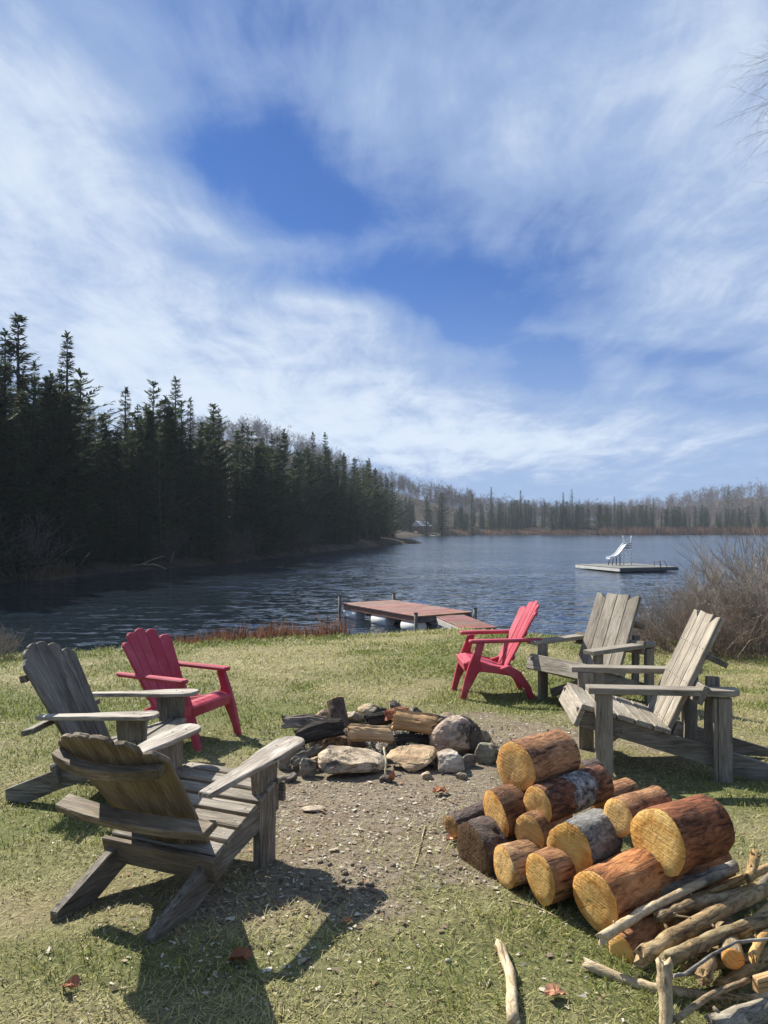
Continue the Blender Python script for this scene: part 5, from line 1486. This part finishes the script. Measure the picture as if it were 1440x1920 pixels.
# bare birch whose branch tips hang into the picture
def birch(x, y, H, seed=3):
    rr = random.Random(seed); V, F = [], []; T = []
    def seg(st, a, b, ra, rb, n=5):
        Vv, Ff = st
        d = (b - a).normalized(); u = d.cross(Vector((.31, .17, 1)) if abs(d.z) < .95 else Vector((1, 0, 0))).normalized(); w = d.cross(u); k = len(Vv)
        for p, r_ in ((a, ra), (b, rb)):
            for j in range(n):
                th = 6.283 * j / n; Vv.append((p + u * math.cos(th) * r_ + w * math.sin(th) * r_)[:])
        for j in range(n): Ff.append((k + j, k + (j + 1) % n, k + n + (j + 1) % n, k + n + j))
    tr, tw = ([], []), ([], [])
    def grow(p, d, L, r_, lev):
        ns = 5
        for k in range(ns):
            d = (d + Vector((rr.gauss(0, .13), rr.gauss(0, .13), .05 if lev < 2 else -.07))).normalized()
            q = p + d * L / ns; ra, rb = r_ * (1 - .7 * k / ns), r_ * (1 - .7 * (k + 1) / ns)
            seg(tr if lev < 1 else tw, p, q, ra, rb, 6 if lev < 1 else 4 if lev < 3 else 3); p = q
            if lev < 4:
                for _ in range({0: 0, 1: 2, 2: 2, 3: 2}[lev] if k > 0 or lev > 1 else 0):
                    a = Vector((rr.gauss(0, 1), rr.gauss(0, 1), rr.gauss(0, .7))).normalized()
                    grow(q, (d + a * .75).normalized(), L * rr.uniform(.35, .55), rb * .6, lev + 1)
    base = Vector((0, 0, -.3)); top = Vector((-.2, .1, H))
    n = 8
    pts = [base.lerp(top, k / n) + Vector((rr.gauss(0, .05), rr.gauss(0, .05), 0)) for k in range(n + 1)]
    for k in range(n): seg(tr, pts[k], pts[k + 1], .15 * (1 - .85 * k / n), .15 * (1 - .85 * (k + 1) / n), 9)
    for h, az, el, L in ((.66, 3.2, .5, 2.9), (.72, 2.7, .55, 2.7), (.60, 3.5, .3, 2.8), (.78, 3.9, .6, 2.3), (.84, 1.2, .7, 2.0), (.55, .3, .5, 2.8), (.7, 5.0, .5, 2.4), (.9, 2.9, .9, 1.6), (.5, 1.9, .4, 2.4), (.53, 3.05, .42, 2.9)):
        b = base.lerp(top, h); grow(b, Vector((math.cos(az) * math.cos(el), math.sin(az) * math.cos(el), math.sin(el))), L, .035, 1)
    t = empty('birch_tree', (x, y, hz(x, y)), 0, 'bare birch whose thin branch tips hang into the sky at the edge', 'tree')
    link('trunk', np_mesh('trunk', tr[0], [f for f in tr[1] if len(f) == 4], True), MAT['twig_pale'], t)
    link('branches', np_mesh('crown', tw[0], [f for f in tw[1] if len(f) == 4], True), MAT['trunk'], t).name = 'crown'
birch(9.15, 11.2, 11.4)

# far cottage
def cottage():
    x, y = 11.3, 226.0; z = hz(x, y)
    t = empty('cottage', (x, y, z), .9, 'tiny brown cottage with a pale roof among the far shore pines', 'house'); t.scale = (.72, .72, .72)
    board(t, 'wall', rect(7, 5), 2.6, (-3.5, 0, 0), (1, 0, 0), (0, 1, 0), MAT['cabin_wall'], (1, 1, 1), .02, 0)
    bm = bmesh.new()
    P = [(-3.9, -3, 2.5), (3.9, -3, 2.5), (3.9, 3, 2.5), (-3.9, 3, 2.5), (-3.9, 0, 4.6), (3.9, 0, 4.6), (-3.9, -3, 2.35), (3.9, -3, 2.35), (3.9, 3, 2.35), (-3.9, 3, 2.35)]
    v = [bm.verts.new(p) for p in P]
    for f in ((0, 1, 5, 4), (2, 3, 4, 5), (0, 4, 3), (1, 2, 5), (6, 7, 1, 0), (8, 9, 3, 2), (9, 6, 0, 3), (7, 8, 2, 1), (6, 9, 8, 7)): bm.faces.new([v[i] for i in f])
    link('roof', finish(bm, 'roof'), MAT['cabin_roof'], t)
    for wx in (-2, 1.6):
        f = board(t, 'window', rect(1.2, 1.1), .08, (wx, -2.58, 1.4), (1, 0, 0), (0, 0, 1), MAT['raft_side'], (1, 1, 1), .01, 0)
        board(f, 'pane', rect(1.0, .9), .03, (.1, 0, .075), (1, 0, 0), (0, 1, 0), MAT['glass'], (1, 1, 1), 0, 0)
    board(t, 'door', rect(2.0, .95), .06, (0, -2.56, .0), (0, 0, 1), (-1, 0, 0), MAT['raft_side'], (.6, .5, .4), .01, 0)
cottage()
def clearing():
    V, F = [], []; n = 24
    cx, cy = 16, 222
    ring = [(cx, cy, hz(cx, cy) + .06)] + [(cx + math.cos(a) * 8 * random.uniform(.8, 1.1), cy + math.sin(a) * 5 * random.uniform(.8, 1.1), 0) for a in np.linspace(0, 6.283, n, endpoint=False)]
    ring = [(a, b, hz(a, b) + .06) for a, b, _ in ring]
    tag(link('path', np_mesh('path', ring, [(0, 1 + k, 1 + (k + 1) % n) for k in range(n)]), MAT['dry_leaf'], None, None, (1.5, 2.6, 4.0)), kind='structure')
clearing()

# ------------------------------------------------------------------ air
def haze(density):
    me = bpy.data.meshes.new('haze')
    bm = bmesh.new(); bmesh.ops.create_cube(bm, size=1); bm.to_mesh(me); bm.free()
    o = bpy.data.objects.new('haze', me); COL.objects.link(o)
    o.location = (0, 280, 36); o.scale = (1000, 720, 84)
    m = bpy.data.materials.new('haze'); m.use_nodes = True; nt = m.node_tree; nt.nodes.clear(); g = G(nt)
    v = g.n('ShaderNodeVolumePrincipled', {'Color': (.80, .90, 1.0, 1), 'Density': density, 'Anisotropy': .1})
    out = g.n('ShaderNodeOutputMaterial', {'Volume': v.outputs[0]})
    me.materials.append(m); tag(o, 'thin bright spring air over the lake', 'haze', kind='stuff')
haze(.00034)
